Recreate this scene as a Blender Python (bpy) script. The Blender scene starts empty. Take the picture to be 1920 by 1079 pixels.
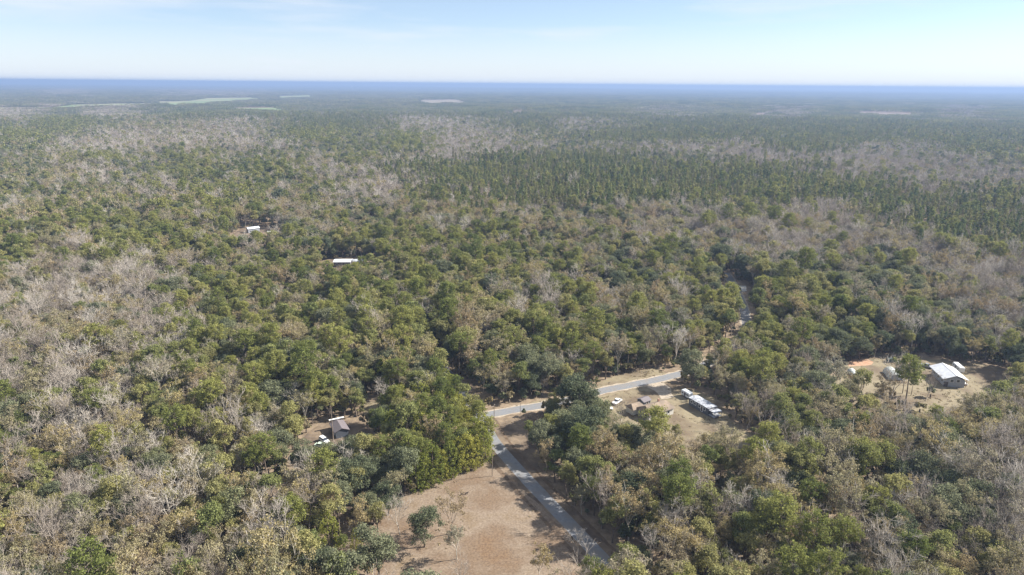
import bpy, math, random
import numpy as np
from math import sin, cos, tan, pi, radians, sqrt, atan2, hypot
from mathutils import Vector, Matrix

# ------------------------------------------------------------------ camera
H = 120.0
PITCH = radians(16.6)
ROLL = radians(0.48)
F = 1280.0                                  # focal length in photo pixels (photo is 1920 x 1079)
CX, CY = 960.0, 539.5
scene = bpy.context.scene
COL = scene.collection

_fw = np.array([0, cos(PITCH), -sin(PITCH)])
_rt0 = np.array([1.0, 0, 0])
_up0 = np.cross(_rt0, _fw)
_rt = _rt0 * cos(ROLL) + _up0 * sin(ROLL)
_up = -_rt0 * sin(ROLL) + _up0 * cos(ROLL)
cam_data = bpy.data.cameras.new("camera")
cam_data.sensor_width = 36.0
cam_data.lens = 24.0
cam_data.clip_start = 0.5
cam_data.clip_end = 120000
cam = bpy.data.objects.new("camera", cam_data)
M4 = Matrix(((_rt[0], _up[0], -_fw[0], 0), (_rt[1], _up[1], -_fw[1], 0), (_rt[2], _up[2], -_fw[2], H), (0, 0, 0, 1)))
cam.matrix_world = M4
COL.objects.link(cam)
scene.camera = cam

def U(px, py, z=0.0):
    """place on the ground (or at height z) seen at a photo pixel"""
    d = _fw + _rt * ((px - CX) / F) + _up * (-(py - CY) / F)
    t = (z - H) / d[2]
    return float(d[0] * t), float(d[1] * t)

def PROJ(x, y, z):
    v = np.stack([np.asarray(x, float), np.asarray(y, float), np.asarray(z, float) - H], -1)
    zc = v @ _fw
    zc = np.where(zc < 1, 1, zc)
    return CX + F * (v @ _rt) / zc, CY - F * (v @ _up) / zc

# ------------------------------------------------------------------ light
SUN_EL = radians(37)
SDX, SDY = 1.0, 0.22                      # horizontal direction towards the sun (right, slightly ahead)
sun_az = atan2(SDX, SDY)                  # clockwise from +Y
world = bpy.data.worlds.new("World")
scene.world = world
world.use_nodes = True
nt = world.node_tree
bg = nt.nodes["Background"]
sky = nt.nodes.new("ShaderNodeTexSky")
sky.sky_type = 'NISHITA'
sky.sun_disc = False
sky.sun_elevation = SUN_EL
sky.sun_rotation = sun_az
sky.altitude = 120
sky.air_density = 0.7
sky.dust_density = 0.3
sky.ozone_density = 2.5
# thin high cloud veils in the sky
tc = nt.nodes.new("ShaderNodeTexCoord")
mp = nt.nodes.new("ShaderNodeMapping")
mp.inputs['Scale'].default_value = (1.6, 1.6, 14.0)
mp.inputs['Rotation'].default_value = (radians(1.5), radians(3), 0)
nz = nt.nodes.new("ShaderNodeTexNoise")
nz.inputs['Scale'].default_value = 1.7
nz.inputs['Detail'].default_value = 6
nz.inputs['Roughness'].default_value = 0.55
rmp = nt.nodes.new("ShaderNodeMapRange")
rmp.inputs['From Min'].default_value = 0.46
rmp.inputs['From Max'].default_value = 0.74
rmp.inputs['To Min'].default_value = 0.22
rmp.inputs['To Max'].default_value = 0.9
mixc = nt.nodes.new("ShaderNodeMix")
mixc.data_type = 'RGBA'
nt.links.new(tc.outputs['Generated'], mp.inputs['Vector'])
nt.links.new(mp.outputs['Vector'], nz.inputs['Vector'])
nt.links.new(nz.outputs['Fac'], rmp.inputs['Value'])
sep = nt.nodes.new("ShaderNodeSeparateXYZ")
nt.links.new(tc.outputs['Generated'], sep.inputs[0])
low = nt.nodes.new("ShaderNodeMapRange")               # veils thicken towards the horizon
low.inputs['From Min'].default_value = 0.0
low.inputs['From Max'].default_value = 0.105
low.inputs['To Min'].default_value = 0.88
low.inputs['To Max'].default_value = 0.0
nt.links.new(sep.outputs['Z'], low.inputs['Value'])
high = nt.nodes.new("ShaderNodeMapRange")              # unseen overhead veil, added to whiten and lift the ambient light
high.inputs['From Min'].default_value = 0.13
high.inputs['From Max'].default_value = 0.6
high.inputs['To Min'].default_value = 0.0
high.inputs['To Max'].default_value = 0.55
nt.links.new(sep.outputs['Z'], high.inputs['Value'])
mx0 = nt.nodes.new("ShaderNodeMath"); mx0.operation = 'MAXIMUM'
nt.links.new(low.outputs['Result'], mx0.inputs[0])
nt.links.new(high.outputs['Result'], mx0.inputs[1])
mxm = nt.nodes.new("ShaderNodeMath"); mxm.operation = 'MAXIMUM'
nt.links.new(mx0.outputs[0], mxm.inputs[0])
nt.links.new(rmp.outputs['Result'], mxm.inputs[1])
nt.links.new(mxm.outputs[0], mixc.inputs[0])
nt.links.new(sky.outputs['Color'], mixc.inputs[6])
mixc.inputs[7].default_value = (5.4, 5.75, 6.3, 1)
nt.links.new(mixc.outputs[2], bg.inputs['Color'])
bg.inputs['Strength'].default_value = 0.063

sun_data = bpy.data.lights.new("sun", 'SUN')
sun_data.energy = 4.7
sun_data.angle = radians(0.53)
sun_data.color = (1.0, 0.95, 0.87)
sun = bpy.data.objects.new("sun", sun_data)
sd = Vector((SDX, SDY, 0)).normalized() * cos(SUN_EL) + Vector((0, 0, sin(SUN_EL)))
sun.rotation_euler = sd.to_track_quat('Z', 'Y').to_euler()
sun.location = (400, 100, 400)
COL.objects.link(sun)

scene.view_settings.view_transform = 'Standard'
scene.view_settings.look = 'None'
scene.view_settings.exposure = 1.38
scene.view_settings.gamma = 1.0
scene.cycles.volume_bounces = 0
scene.cycles.max_bounces = 5
scene.cycles.diffuse_bounces = 3
scene.cycles.transmission_bounces = 3
HAZE_DENSITY = 1.45e-4

# ------------------------------------------------------------------ helpers
def new_mat(name):
    m = bpy.data.materials.new(name)
    m.use_nodes = True
    n = m.node_tree
    return m, n, n.nodes["Principled BSDF"]

def noise_mat(name, c1, c2, scale=1.0, detail=5, rough=0.9, lo=0.35, hi=0.65, spec=0.2, c3=None, scale3=0.1, metal=0.0):
    m, n, b = new_mat(name)
    t = n.nodes.new("ShaderNodeTexCoord")
    z = n.nodes.new("ShaderNodeTexNoise")
    z.inputs['Scale'].default_value = scale
    z.inputs['Detail'].default_value = detail
    z.inputs['Roughness'].default_value = 0.65
    r = n.nodes.new("ShaderNodeValToRGB")
    r.color_ramp.elements[0].position = lo
    r.color_ramp.elements[1].position = hi
    r.color_ramp.elements[0].color = (*c1, 1)
    r.color_ramp.elements[1].color = (*c2, 1)
    n.links.new(t.outputs['Object'], z.inputs['Vector'])
    n.links.new(z.outputs['Fac'], r.inputs['Fac'])
    out = r.outputs['Color']
    if c3:
        z2 = n.nodes.new("ShaderNodeTexNoise")
        z2.inputs['Scale'].default_value = scale3
        z2.inputs['Detail'].default_value = 4
        r2 = n.nodes.new("ShaderNodeMapRange")
        r2.inputs['From Min'].default_value = 0.45
        r2.inputs['From Max'].default_value = 0.62
        mx = n.nodes.new("ShaderNodeMix")
        mx.data_type = 'RGBA'
        n.links.new(t.outputs['Object'], z2.inputs['Vector'])
        n.links.new(z2.outputs['Fac'], r2.inputs['Value'])
        n.links.new(r2.outputs['Result'], mx.inputs[0])
        n.links.new(out, mx.inputs[6])
        mx.inputs[7].default_value = (*c3, 1)
        out = mx.outputs[2]
    n.links.new(out, b.inputs['Base Color'])
    b.inputs['Roughness'].default_value = rough
    b.inputs['Metallic'].default_value = metal
    b.inputs['Specular IOR Level'].default_value = spec
    return m

def leaf_mat(name, cols, transl=0.25, tint=0.35, loc_scale=0.012):
    """foliage: kind of tree chosen per tree (instance random + a slow drift over the land), small leaf to leaf variation"""
    m = bpy.data.materials.new(name)
    m.use_nodes = True
    n = m.node_tree
    n.nodes.clear()
    out = n.nodes.new("ShaderNodeOutputMaterial")
    oi = n.nodes.new("ShaderNodeObjectInfo")
    r = n.nodes.new("ShaderNodeValToRGB")
    els = r.color_ramp.elements
    while len(els) < len(cols):
        els.new(0.5)
    for i, c in enumerate(cols):
        els[i].position = i / (len(cols) - 1)
        els[i].color = (c[0] * 1.13, c[1] * 1.11, c[2] * 1.06, 1)
    z = n.nodes.new("ShaderNodeTexNoise")
    z.inputs['Scale'].default_value = loc_scale
    z.inputs['Detail'].default_value = 2
    n.links.new(oi.outputs['Location'], z.inputs['Vector'])
    a = n.nodes.new("ShaderNodeMath"); a.operation = 'MULTIPLY_ADD'
    a.inputs[1].default_value = 1.0; 
    n.links.new(z.outputs['Fac'], a.inputs[0])
    s = n.nodes.new("ShaderNodeMath"); s.operation = 'SUBTRACT'; s.inputs[1].default_value = 0.5
    n.links.new(oi.outputs['Random'], s.inputs[0])
    n.links.new(s.outputs[0], a.inputs[2])
    n.links.new(a.outputs[0], r.inputs['Fac'])
    at = n.nodes.new("ShaderNodeAttribute"); at.attribute_name = "tint"
    mr = n.nodes.new("ShaderNodeMapRange")
    mr.inputs['To Min'].default_value = 1 - tint
    mr.inputs['To Max'].default_value = 1 + tint
    n.links.new(at.outputs['Fac'], mr.inputs['Value'])
    vm = n.nodes.new("ShaderNodeVectorMath"); vm.operation = 'SCALE'
    n.links.new(r.outputs['Color'], vm.inputs[0])
    n.links.new(mr.outputs['Result'], vm.inputs['Scale'])
    d = n.nodes.new("ShaderNodeBsdfDiffuse")
    n.links.new(vm.outputs[0], d.inputs['Color'])
    if transl > 0:
        t = n.nodes.new("ShaderNodeBsdfTranslucent")
        n.links.new(vm.outputs[0], t.inputs['Color'])
        mx = n.nodes.new("ShaderNodeMixShader")
        mx.inputs[0].default_value = transl
        n.links.new(d.outputs[0], mx.inputs[1])
        n.links.new(t.outputs[0], mx.inputs[2])
        n.links.new(mx.outputs[0], out.inputs['Surface'])
    else:
        n.links.new(d.outputs[0], out.inputs['Surface'])
    return m

def mesh_from(name, v, f, mats, midx=None, tint=None, smooth=False):
    """v (n,3); f list of face arrays, each (k, sides)"""
    me = bpy.data.meshes.new(name)
    v = np.asarray(v, np.float32)
    fs = [np.asarray(a, np.int32) for a in f if len(a)]
    nl = sum(a.size for a in fs)
    nf = sum(len(a) for a in fs)
    me.vertices.add(len(v))
    me.vertices.foreach_set("co", v.ravel())
    me.loops.add(nl)
    me.loops.foreach_set("vertex_index", np.concatenate([a.ravel() for a in fs]))
    tot = np.concatenate([np.full(len(a), a.shape[1], np.int32) for a in fs])
    st = np.concatenate([[0], np.cumsum(tot)[:-1]]).astype(np.int32)
    me.polygons.add(nf)
    me.polygons.foreach_set("loop_start", st)
    me.polygons.foreach_set("loop_total", tot)
    if midx is not None:
        me.polygons.foreach_set("material_index", np.asarray(midx, np.int32))
    for m in mats:
        me.materials.append(m)
    me.update(calc_edges=True)
    if tint is not None:
        a = me.attributes.new("tint", 'FLOAT', 'FACE')
        a.data.foreach_set("value", np.asarray(tint, np.float32))
    me.validate()
    return me

class Soup:
    """collects numpy geometry with a material slot per face"""
    def __init__(s):
        s.v = []; s.q = []; s.mi = []; s.t = []; s.n = 0
    def add(s, v, q, mi=0, tint=None):
        v = np.asarray(v, float).reshape(-1, 3); q = np.asarray(q, int).reshape(-1, 4)
        s.v.append(v); s.q.append(q + s.n); s.n += len(v)
        s.mi.append(np.full(len(q), mi)); s.t.append(np.full(len(q), .5) if tint is None else tint)
    def mesh(s, name, mats, only=None):
        v = np.concatenate(s.v); q = np.concatenate(s.q); mi = np.concatenate(s.mi); t = np.concatenate(s.t)
        if only is not None:
            k = mi == only
            q = q[k]; t = t[k]; mi = np.zeros(len(q), int)
            used = np.unique(q); remap = np.zeros(len(v), int); remap[used] = np.arange(len(used))
            v = v[used]; q = remap[q]; mats = [mats[only]]
        return mesh_from(name, v, [q], mats, mi, t)
    def has(s, k): return any((m == k).any() for m in s.mi)

def unit(a): return a / np.maximum(np.linalg.norm(a, axis=-1, keepdims=True), 1e-9)

def tubes(p0, p1, r0, r1, sides=4):
    p0 = np.asarray(p0, float); p1 = np.asarray(p1, float); r0 = np.asarray(r0, float); r1 = np.asarray(r1, float)
    d = unit(p1 - p0)
    ref = np.where(np.abs(d[:, 2:3]) > .9, np.array([[1., 0, 0]]), np.array([[0, 0, 1.]]))
    a = unit(np.cross(d, ref)); b = np.cross(d, a)
    n = len(p0); vs = []
    for (p, r) in ((p0, r0), (p1, r1)):
        for k in range(sides):
            an = 2 * pi * k / sides
            vs.append(p + (a * cos(an) + b * sin(an)) * r[:, None])
    v = np.stack(vs, 1).reshape(-1, 3)
    q = []
    base = np.arange(n) * 2 * sides
    for k in range(sides):
        k2 = (k + 1) % sides
        q.append(np.stack([base + k, base + k2, base + sides + k2, base + sides + k], 1))
    return v, np.concatenate(q)

def leaves(c, rad, npc, size, rng, outward=.9, flat=1.0, elong=1.0, droop=0.0):
    """leaf sprays: npc small quads round each clump centre"""
    c = np.repeat(np.asarray(c, float), npc, 0); rad = np.repeat(np.asarray(rad, float), npc)
    n = len(c)
    o = unit(rng.normal(size=(n, 3)))
    rr = rad * (rng.random(n) ** .45)
    p = c + o * rr[:, None] * np.array([1, 1, flat])
    nr = unit(o * outward + rng.normal(size=(n, 3)) * .6 + np.array([0, 0, .25]))
    a = unit(np.cross(nr, rng.normal(size=(n, 3)))); b = np.cross(nr, a)
    s = size * (.6 + .8 * rng.random(n))[:, None] * .5
    a = a * s * elong; b = b * s
    v = np.stack([p - a - b * .5, p + b * -1.0 * .9 + a * .2, p + a + b * .6, p - a * .15 + b], 1).reshape(-1, 3)
    q = np.arange(n * 4).reshape(-1, 4)
    return v, q, np.clip(rng.normal(.5, .28, n), 0, 1)

def skeleton(h, w, rng, trunk=.35, limbs=5, up=.9, levels=3, kids=4, r=.2, droop=0.0):
    """branching: returns list of (p0,p1,r0,r1,level) and tips"""
    segs = []; tips = []
    lean = rng.normal(size=2) * .03
    def grow(p, d, length, rad, lev):
        n = 3 if lev < 2 else 2
        pts = [p]
        for k in range(n):
            d = d + rng.normal(size=3) * .16 + np.array([0, 0, .10 if lev < 2 else .05 - droop])
            d = d / np.linalg.norm(d)
            q = p + d * length / n
            r1 = rad * (1 - .22)
            segs.append((p, q, rad, r1, lev)); p = q; rad = r1; pts.append(p)
        tips.append((p, lev, d))
        if lev < levels:
            for k in range(kids):
                t = rng.uniform(.3, 1.0)
                i = min(int(t * n), n - 1)
                b = pts[i] + (pts[i + 1] - pts[i]) * (t * n - i)
                sd = rng.normal(size=3); sd[2] = abs(sd[2]) * .5; sd /= np.linalg.norm(sd)
                nd = d * .75 + sd * .8
                nd /= np.linalg.norm(nd)
                grow(b, nd, length * rng.uniform(.42, .62), max(rad * .6, .015), lev + 1)
    top = np.array([lean[0] * h, lean[1] * h, h * trunk])
    m = top * .5 + np.array([rng.normal() * .1, rng.normal() * .1, 0])
    segs.append((np.array([0, 0, -.3]), m, r, r * .85, 0)); segs.append((m, top, r * .85, r * .75, 0))
    for k in range(limbs):
        an = 2 * pi * (k + rng.uniform(-.3, .3)) / limbs
        lat = w * .5 * rng.uniform(.5, 1.0) if k else w * .08
        dv = np.array([cos(an) * lat, sin(an) * lat, h * (1 - trunk) * rng.uniform(.65, .95) * up])
        L = np.linalg.norm(dv)
        grow(top * rng.uniform(.72, 1.0), dv / L, L * .8, r * .5, 1)
    return segs, tips

def add_segs(S, segs, mi, minr=.02, sides=4):
    a = [s for s in segs]
    if not a: return
    v, q = tubes([s[0] for s in a], [s[1] for s in a], [max(s[2], minr) for s in a], [max(s[3], minr * .8) for s in a], sides)
    S.add(v, q, mi)

# ------------------------------------------------------------------ materials of the trees
BARK = noise_mat("bark", (.10, .075, .055), (.22, .18, .145), 3)
BARK_PALE = leaf_mat("pale_bark", [(.24, .205, .175), (.36, .32, .285), (.46, .43, .39)], 0, .2)
L_PINE = leaf_mat("pine_needles", [(.13, .155, .05), (.19, .205, .065), (.265, .265, .085), (.205, .215, .08)], .40, .35)
L_OAK = leaf_mat("oak_leaves", [(.11, .13, .08), (.15, .165, .10), (.195, .205, .13), (.17, .18, .095)], .36, .35)
L_OLIVE = leaf_mat("hardwood_leaves", [(.155, .18, .07), (.225, .235, .095), (.295, .28, .12), (.215, .21, .10)], .40, .35)
L_TAN = leaf_mat("dry_leaves", [(.24, .225, .135), (.30, .27, .17), (.32, .27, .135), (.28, .22, .135), (.28, .265, .20)], .36, .3)
L_CEDAR = leaf_mat("cedar_leaves", [(.15, .175, .045), (.21, .225, .055), (.29, .28, .07)], .40, .45)
L_PLANT = leaf_mat("plantation_needles", [(.10, .13, .055), (.16, .185, .07), (.225, .225, .09), (.17, .16, .085)], .36, .35)
L_BUSH = leaf_mat("bush_leaves", [(.12, .125, .06), (.20, .175, .10), (.26, .22, .14), (.16, .165, .075)], .36, .4)
L_TUFT = leaf_mat("dry_tufts", [(.20, .16, .10), (.29, .23, .15), (.24, .20, .11)], .1, .4)
TWIG = leaf_mat("grey_twigs", [(.22, .19, .165), (.31, .275, .245), (.41, .38, .345), (.27, .23, .20)], 0, .3)

# ------------------------------------------------------------------ tree shapes
def t_pine(seed, lod):
    rng = np.random.default_rng(seed); S = Soup()
    h = rng.uniform(14.5, 17.0)
    bend = rng.normal(size=2) * .5
    def ax(t): return np.array([bend[0] * t * t, bend[1] * t * t, h * t])
    segs = [(ax(a), ax(a + .19), .24 * (1 - a), .24 * (1 - a - .19) + .02, 0) for a in (0, .19, .38, .57, .76)]
    segs[0] = (np.array([0, 0, -.3]),) + segs[0][1:]
    if lod < 2: add_segs(S, segs, 0, .03, 6 if lod == 0 else 3)
    base = rng.uniform(.50, .66); C = []; R = []
    nl = (34, 20, 10)[lod]; W = rng.uniform(3.1, 4.3)
    lim = []
    for k in range(nl):
        t = base + (1 - base) * ((k + .5) / nl)
        u = (t - base) / (1 - base)
        wr = W * max(.16, sin(pi * min(1, .2 + u * .74))) ** .55 * rng.uniform(.55, 1.05)
        an = k * 2.4 + rng.uniform(-.5, .5)
        p0 = ax(t - .03); p1 = ax(min(t, 1)) + np.array([cos(an) * wr, sin(an) * wr, wr * .18])
        lim.append((p0, p1, .07, .03, 1))
        C.append(p1); R.append(rng.uniform(.75, 1.25))
        if lod < 2: C.append(p0 * .4 + p1 * .6 + rng.normal(size=3) * .2); R.append(rng.uniform(.7, 1.0))
    C.append(ax(1.0)); R.append(1.0)
    if lod == 0: add_segs(S, lim, 0, .03, 3)
    n, s = ((60, .27), (20, .54), (6, 1.4))[lod]
    v, q, t = leaves(C, R, n, s, rng, flat=.7); S.add(v, q, 1, t)
    return S

def t_round(seed, lod, h, w, z0, ncl, rr, dens=1.0, lobes=5, mi=1, flat=.8):
    rng = np.random.default_rng(seed); S = Soup()
    sk, tips = skeleton(h * .95, w * .85, rng, .28, 5, .85, 2, 3, .28)
    if lod < 2: add_segs(S, [s for s in sk if s[4] < (3 if lod == 0 else 1)], 0, .05, 5 if lod == 0 else 3)
    zc = (h + z0) / 2; hz = (h - z0) / 2
    L = []                                             # a few big limbs' worth of crown, off centre
    for k in range(lobes):
        an = 2 * pi * (k + rng.uniform(-.3, .3)) / lobes
        d = w * .5 * rng.uniform(.32, .62)
        L.append((cos(an) * d, sin(an) * d, zc + hz * rng.uniform(-.45, .5), w * .5 * rng.uniform(.42, .62)))
    L.append((rng.normal() * .4, rng.normal() * .4, zc + hz * .4, w * .5 * .55))
    ncl = int(ncl * (1, .6, .3)[lod]); C = []; R = []
    for k in range(ncl):
        l = L[rng.integers(len(L))]
        o = unit(rng.normal(size=3)); o[2] = o[2] if o[2] > -.5 else -o[2]
        q = l[3] * rng.uniform(.7, 1.0)
        C.append(np.array([l[0], l[1], l[2]]) + o * q * np.array([1, 1, .85])); R.append(rng.uniform(*rr) * w * .09)
    n, s = ((74, .28), (22, .58), (7, 1.45))[lod]
    v, q, t = leaves(C, R, max(2, int(n * dens)), s, rng, flat=flat); S.add(v, q, mi, t)
    return S

def t_tan(seed, lod):
    rng = np.random.default_rng(seed); S = Soup()
    h = rng.uniform(12.5, 15); w = rng.uniform(6, 8)
    sk, tips = skeleton(h, w, rng, .32, 5, .95, 3 if lod == 0 else 2, 4 if lod == 0 else 3, .2)
    if lod < 2: add_segs(S, sk, 0, (.035, .06)[lod], 3)
    else: add_segs(S, [s for s in sk if s[4] == 1][::2], 0, .1, 3)
    P = [t[0] for t in tips if t[1] >= 2 or lod]
    P = [p for p in P if rng.random() < .85]
    R = rng.uniform(.5, 1.0, len(P)) * (1, 1.4, 1.8)[lod]
    n, s = ((30, .245), (16, .5), (6, 1.1))[lod]
    v, q, t = leaves(P, R, n, s, rng, outward=.5, flat=.8); S.add(v, q, 1, t)
    return S

def t_bare(seed, lod):
    rng = np.random.default_rng(seed); S = Soup()
    h = rng.uniform(12.5, 15.5); w = rng.uniform(6, 8.5)
    lv = (4, 3, 2)[lod]; kd = (3, 3, 4)[lod]
    sk, tips = skeleton(h, w, rng, .3, 5, 1.0, lv, kd, .2)
    a = [s for s in sk if s[4] <= 1]; b = [s for s in sk if s[4] > 1]
    add_segs(S, a, 0, (.075, .08, .1)[lod], 4 if lod == 0 else 3)
    add_segs(S, b, 1, (.036, .06, .12)[lod], 3)
    # fine twigs fanning out at the tips
    P = [(t[0], t[2]) for t in tips if t[1] >= 2]
    k = (3, 3, 3)[lod]
    p0 = np.repeat(np.array([p[0] for p in P]), k, 0); d = np.repeat(np.array([p[1] for p in P]), k, 0)
    d = unit(d + rng.normal(size=d.shape) * .55 + np.array([0, 0, .25]))
    p1 = p0 + d * rng.uniform(.5, 1.3, len(p0))[:, None] * (1, 1.2, 1.6)[lod]
    r = np.full(len(p0), (.02, .045, .11)[lod])
    v, q = tubes(p0, p1, r, r * .6, 3)
    S.add(v, q, 1, np.tile(np.repeat(rng.random(1), 1), len(q)) if False else np.clip(rng.normal(.5, .25, len(q)), 0, 1))
    return S

def t_cedar(seed, lod):
    rng = np.random.default_rng(seed); S = Soup()
    h = rng.uniform(9.5, 12.5); w = rng.uniform(2.9, 3.9)
    add_segs(S, [(np.array([0, 0, -.3]), np.array([0, 0, h * .9]), .2, .04, 0)], 0, .03, 5)
    C = []; R = []
    n = (110, 50, 22)[lod]
    for k in range(n):
        u = rng.random() ** 1.15
        z = .5 + u * (h - .8)
        wr = w * (1 - (z / h) ** 2.6) ** .7 * rng.uniform(.6, 1.08) + .15
        an = rng.uniform(0, 2 * pi)
        C.append((cos(an) * wr, sin(an) * wr, z)); R.append(rng.uniform(.45, .85))
    m, s = ((36, .25), (16, .52), (5, 1.4))[lod]
    v, q, t = leaves(C, R, m, s, rng, flat=1.2); S.add(v, q, 1, t)
    return S

def t_plant(seed, lod):
    rng = np.random.default_rng(seed); S = Soup()
    h = 16.5
    if lod < 2: add_segs(S, [(np.array([0, 0, -.3]), np.array([rng.normal() * .2, rng.normal() * .2, h * .96]), .19, .04, 0)], 0, .03, 4)
    C = []; R = []
    n = (44, 24, 9)[lod]; W = rng.uniform(1.7, 2.3)
    for k in range(n):
        u = (k + rng.random()) / n
        z = h * (.45 + .55 * u)
        wr = W * (1 - u) ** .6 * (.6 + .4 * min(1, u * 5)) * rng.uniform(.6, 1.1)
        an = k * 2.4
        C.append((cos(an) * wr, sin(an) * wr, z)); R.append(rng.uniform(.6, .95))
    m, s = ((20, .42), (9, .8), (5, 1.5))[lod]
    v, q, t = leaves(C, R, m, s, rng, flat=.8); S.add(v, q, 1, t)
    return S

SPEC = {  # kind: (mats, builder, variants)
    'G': ([BARK, L_PINE], lambda s, l: t_pine(s, l), 5),
    'O': ([BARK, L_OAK], lambda s, l: t_round(s, l, 12.5, 9.0, 2.0, 110, (1.1, 1.7), 1.0, 6), 5),
    'M': ([BARK, L_OLIVE], lambda s, l: t_round(s, l, 14.0, 6.6, 3.5, 70, (1.2, 1.9), .8, 5), 6),
    'T': ([BARK_PALE, L_TAN], lambda s, l: t_tan(s, l), 6),
    'B': ([BARK_PALE, TWIG], lambda s, l: t_bare(s, l), 6),
    'C': ([BARK, L_CEDAR], lambda s, l: t_cedar(s, l), 3),
    'D': ([BARK, L_PLANT], lambda s, l: t_plant(s, l), 4),
}
SOUP = {}
for ki, (k, (mats, fn, nv)) in enumerate(SPEC.items()):
    for lod in range(3):
        SOUP[k, lod] = [fn(100 * ki + 7 * i + 1, lod) for i in range(nv if lod == 0 else max(3, nv - 2))]

# ------------------------------------------------------------------ ground
def hgt(x, y):
    x = np.asarray(x, float); y = np.asarray(y, float)
    d = np.sqrt(x * x + y * y)
    a = np.clip((d - 6500) / 6000, 0, 1) * 11
    return a * (np.sin(x / 1900 + y / 2600 + 1.0) * .5 + np.sin(y / 1150 - x / 3100) * .35 + np.sin(y / 3400 + x / 5200 + 2) * .55)

def ground_sheet():
    rings = np.concatenate([[0], np.geomspace(40, 42000, 150)]); N = 200
    an = np.arange(N) * 2 * pi / N
    r, a = np.meshgrid(rings[1:], an, indexing='ij')
    x = r * np.sin(a); y = r * np.cos(a); z = hgt(x, y)
    v = np.concatenate([[[0, 0, 0]], np.stack([x, y, z], -1).reshape(-1, 3)])
    i, j = np.meshgrid(np.arange(len(rings) - 2), np.arange(N), indexing='ij')
    i = i.ravel(); j = j.ravel(); j2 = (j + 1) % N
    q = np.stack([1 + i * N + j, 1 + (i + 1) * N + j, 1 + (i + 1) * N + j2, 1 + i * N + j2], 1)[:, ::-1]
    t = np.stack([np.zeros(N, int), 1 + np.arange(N), 1 + (np.arange(N) + 1) % N], 1)[:, ::-1]
    me = mesh_from("ground", v, [q, t], [MG])
    return me

def ground_mat():
    m, n, b = new_mat("forest_floor")
    t = n.nodes.new("ShaderNodeTexCoord")
    def noise(sc, det=5):
        z = n.nodes.new("ShaderNodeTexNoise"); z.inputs['Scale'].default_value = sc; z.inputs['Detail'].default_value = det
        z.inputs['Roughness'].default_value = .65
        n.links.new(t.outputs['Object'], z.inputs['Vector']); return z.outputs['Fac']
    def ramp(f, cols):
        r = n.nodes.new("ShaderNodeValToRGB"); els = r.color_ramp.elements
        while len(els) < len(cols): els.new(.5)
        for i, (p, c) in enumerate(cols):
            els[i].position = p; els[i].color = (*c, 1)
        n.links.new(f, r.inputs['Fac']); return r.outputs['Color']
    near = ramp(noise(.35), [(.3, (.13, .10, .07)), (.5, (.22, .17, .12)), (.7, (.30, .23, .16))])
    # land too far off for single trees to show: woods and grey-brown hardwood tracts
    far = ramp(noise(.0011, 8), [(.40, (.05, .07, .05)), (.48, (.09, .10, .07)), (.54, (.20, .17, .15)), (.60, (.07, .09, .06)), (.68, (.22, .19, .16))])
    vm = n.nodes.new("ShaderNodeVectorMath"); vm.operation = 'LENGTH'
    n.links.new(t.outputs['Object'], vm.inputs[0])
    mr = n.nodes.new("ShaderNodeMapRange"); mr.inputs['From Min'].default_value = 7500; mr.inputs['From Max'].default_value = 9000
    n.links.new(vm.outputs['Value'], mr.inputs['Value'])
    mx = n.nodes.new("ShaderNodeMix"); mx.data_type = 'RGBA'
    n.links.new(mr.outputs['Result'], mx.inputs[0]); n.links.new(near, mx.inputs[6]); n.links.new(far, mx.inputs[7])
    n.links.new(mx.outputs[2], b.inputs['Base Color'])
    b.inputs['Roughness'].default_value = 1; b.inputs['Specular IOR Level'].default_value = 0
    return m
MG = ground_mat()

def link(name, me, parent=None, **props):
    o = bpy.data.objects.new(name, me); COL.objects.link(o); o.parent = parent
    for k, v in props.items(): o[k] = v
    return o
link("ground", ground_sheet(), kind='structure', label="brown leaf-littered forest floor running to the horizon")

def poly_world(pts, z=0): return [U(px, py, z) for px, py in pts]

def inpoly(x, y, P):
    x = np.asarray(x); y = np.asarray(y); c = np.zeros(x.shape, bool)
    n = len(P)
    for i in range(n):
        x1, y1 = P[i]; x2, y2 = P[i - 1]
        if y1 == y2: continue
        k = ((y1 > y) != (y2 > y)) & (x < (x2 - x1) * (y - y1) / (y2 - y1) + x1)
        c ^= k
    return c

def dist_line(x, y, L):
    d = np.full(np.shape(x), 1e9)
    for (x1, y1), (x2, y2) in zip(L[:-1], L[1:]):
        dx, dy = x2 - x1, y2 - y1; t = np.clip(((x - x1) * dx + (y - y1) * dy) / (dx * dx + dy * dy), 0, 1)
        d = np.minimum(d, np.hypot(x - x1 - t * dx, y - y1 - t * dy))
    return d

def smooth_line(P, step=3.0):
    """Catmull-Rom through the points, resampled"""
    P = [np.array(p, float) for p in P]; P = [2 * P[0] - P[1]] + P + [2 * P[-1] - P[-2]]
    out = []
    for i in range(1, len(P) - 2):
        a, b, c, d = P[i - 1:i + 3]
        n = max(2, int(np.linalg.norm(c - b) / step))
        for k in range(n):
            t = k / n
            out.append(.5 * ((2 * b) + (c - a) * t + (2 * a - 5 * b + 4 * c - d) * t * t + (3 * b - a - 3 * c + d) * t ** 3))
    out.append(P[-2]); return [tuple(p) for p in out]

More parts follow.
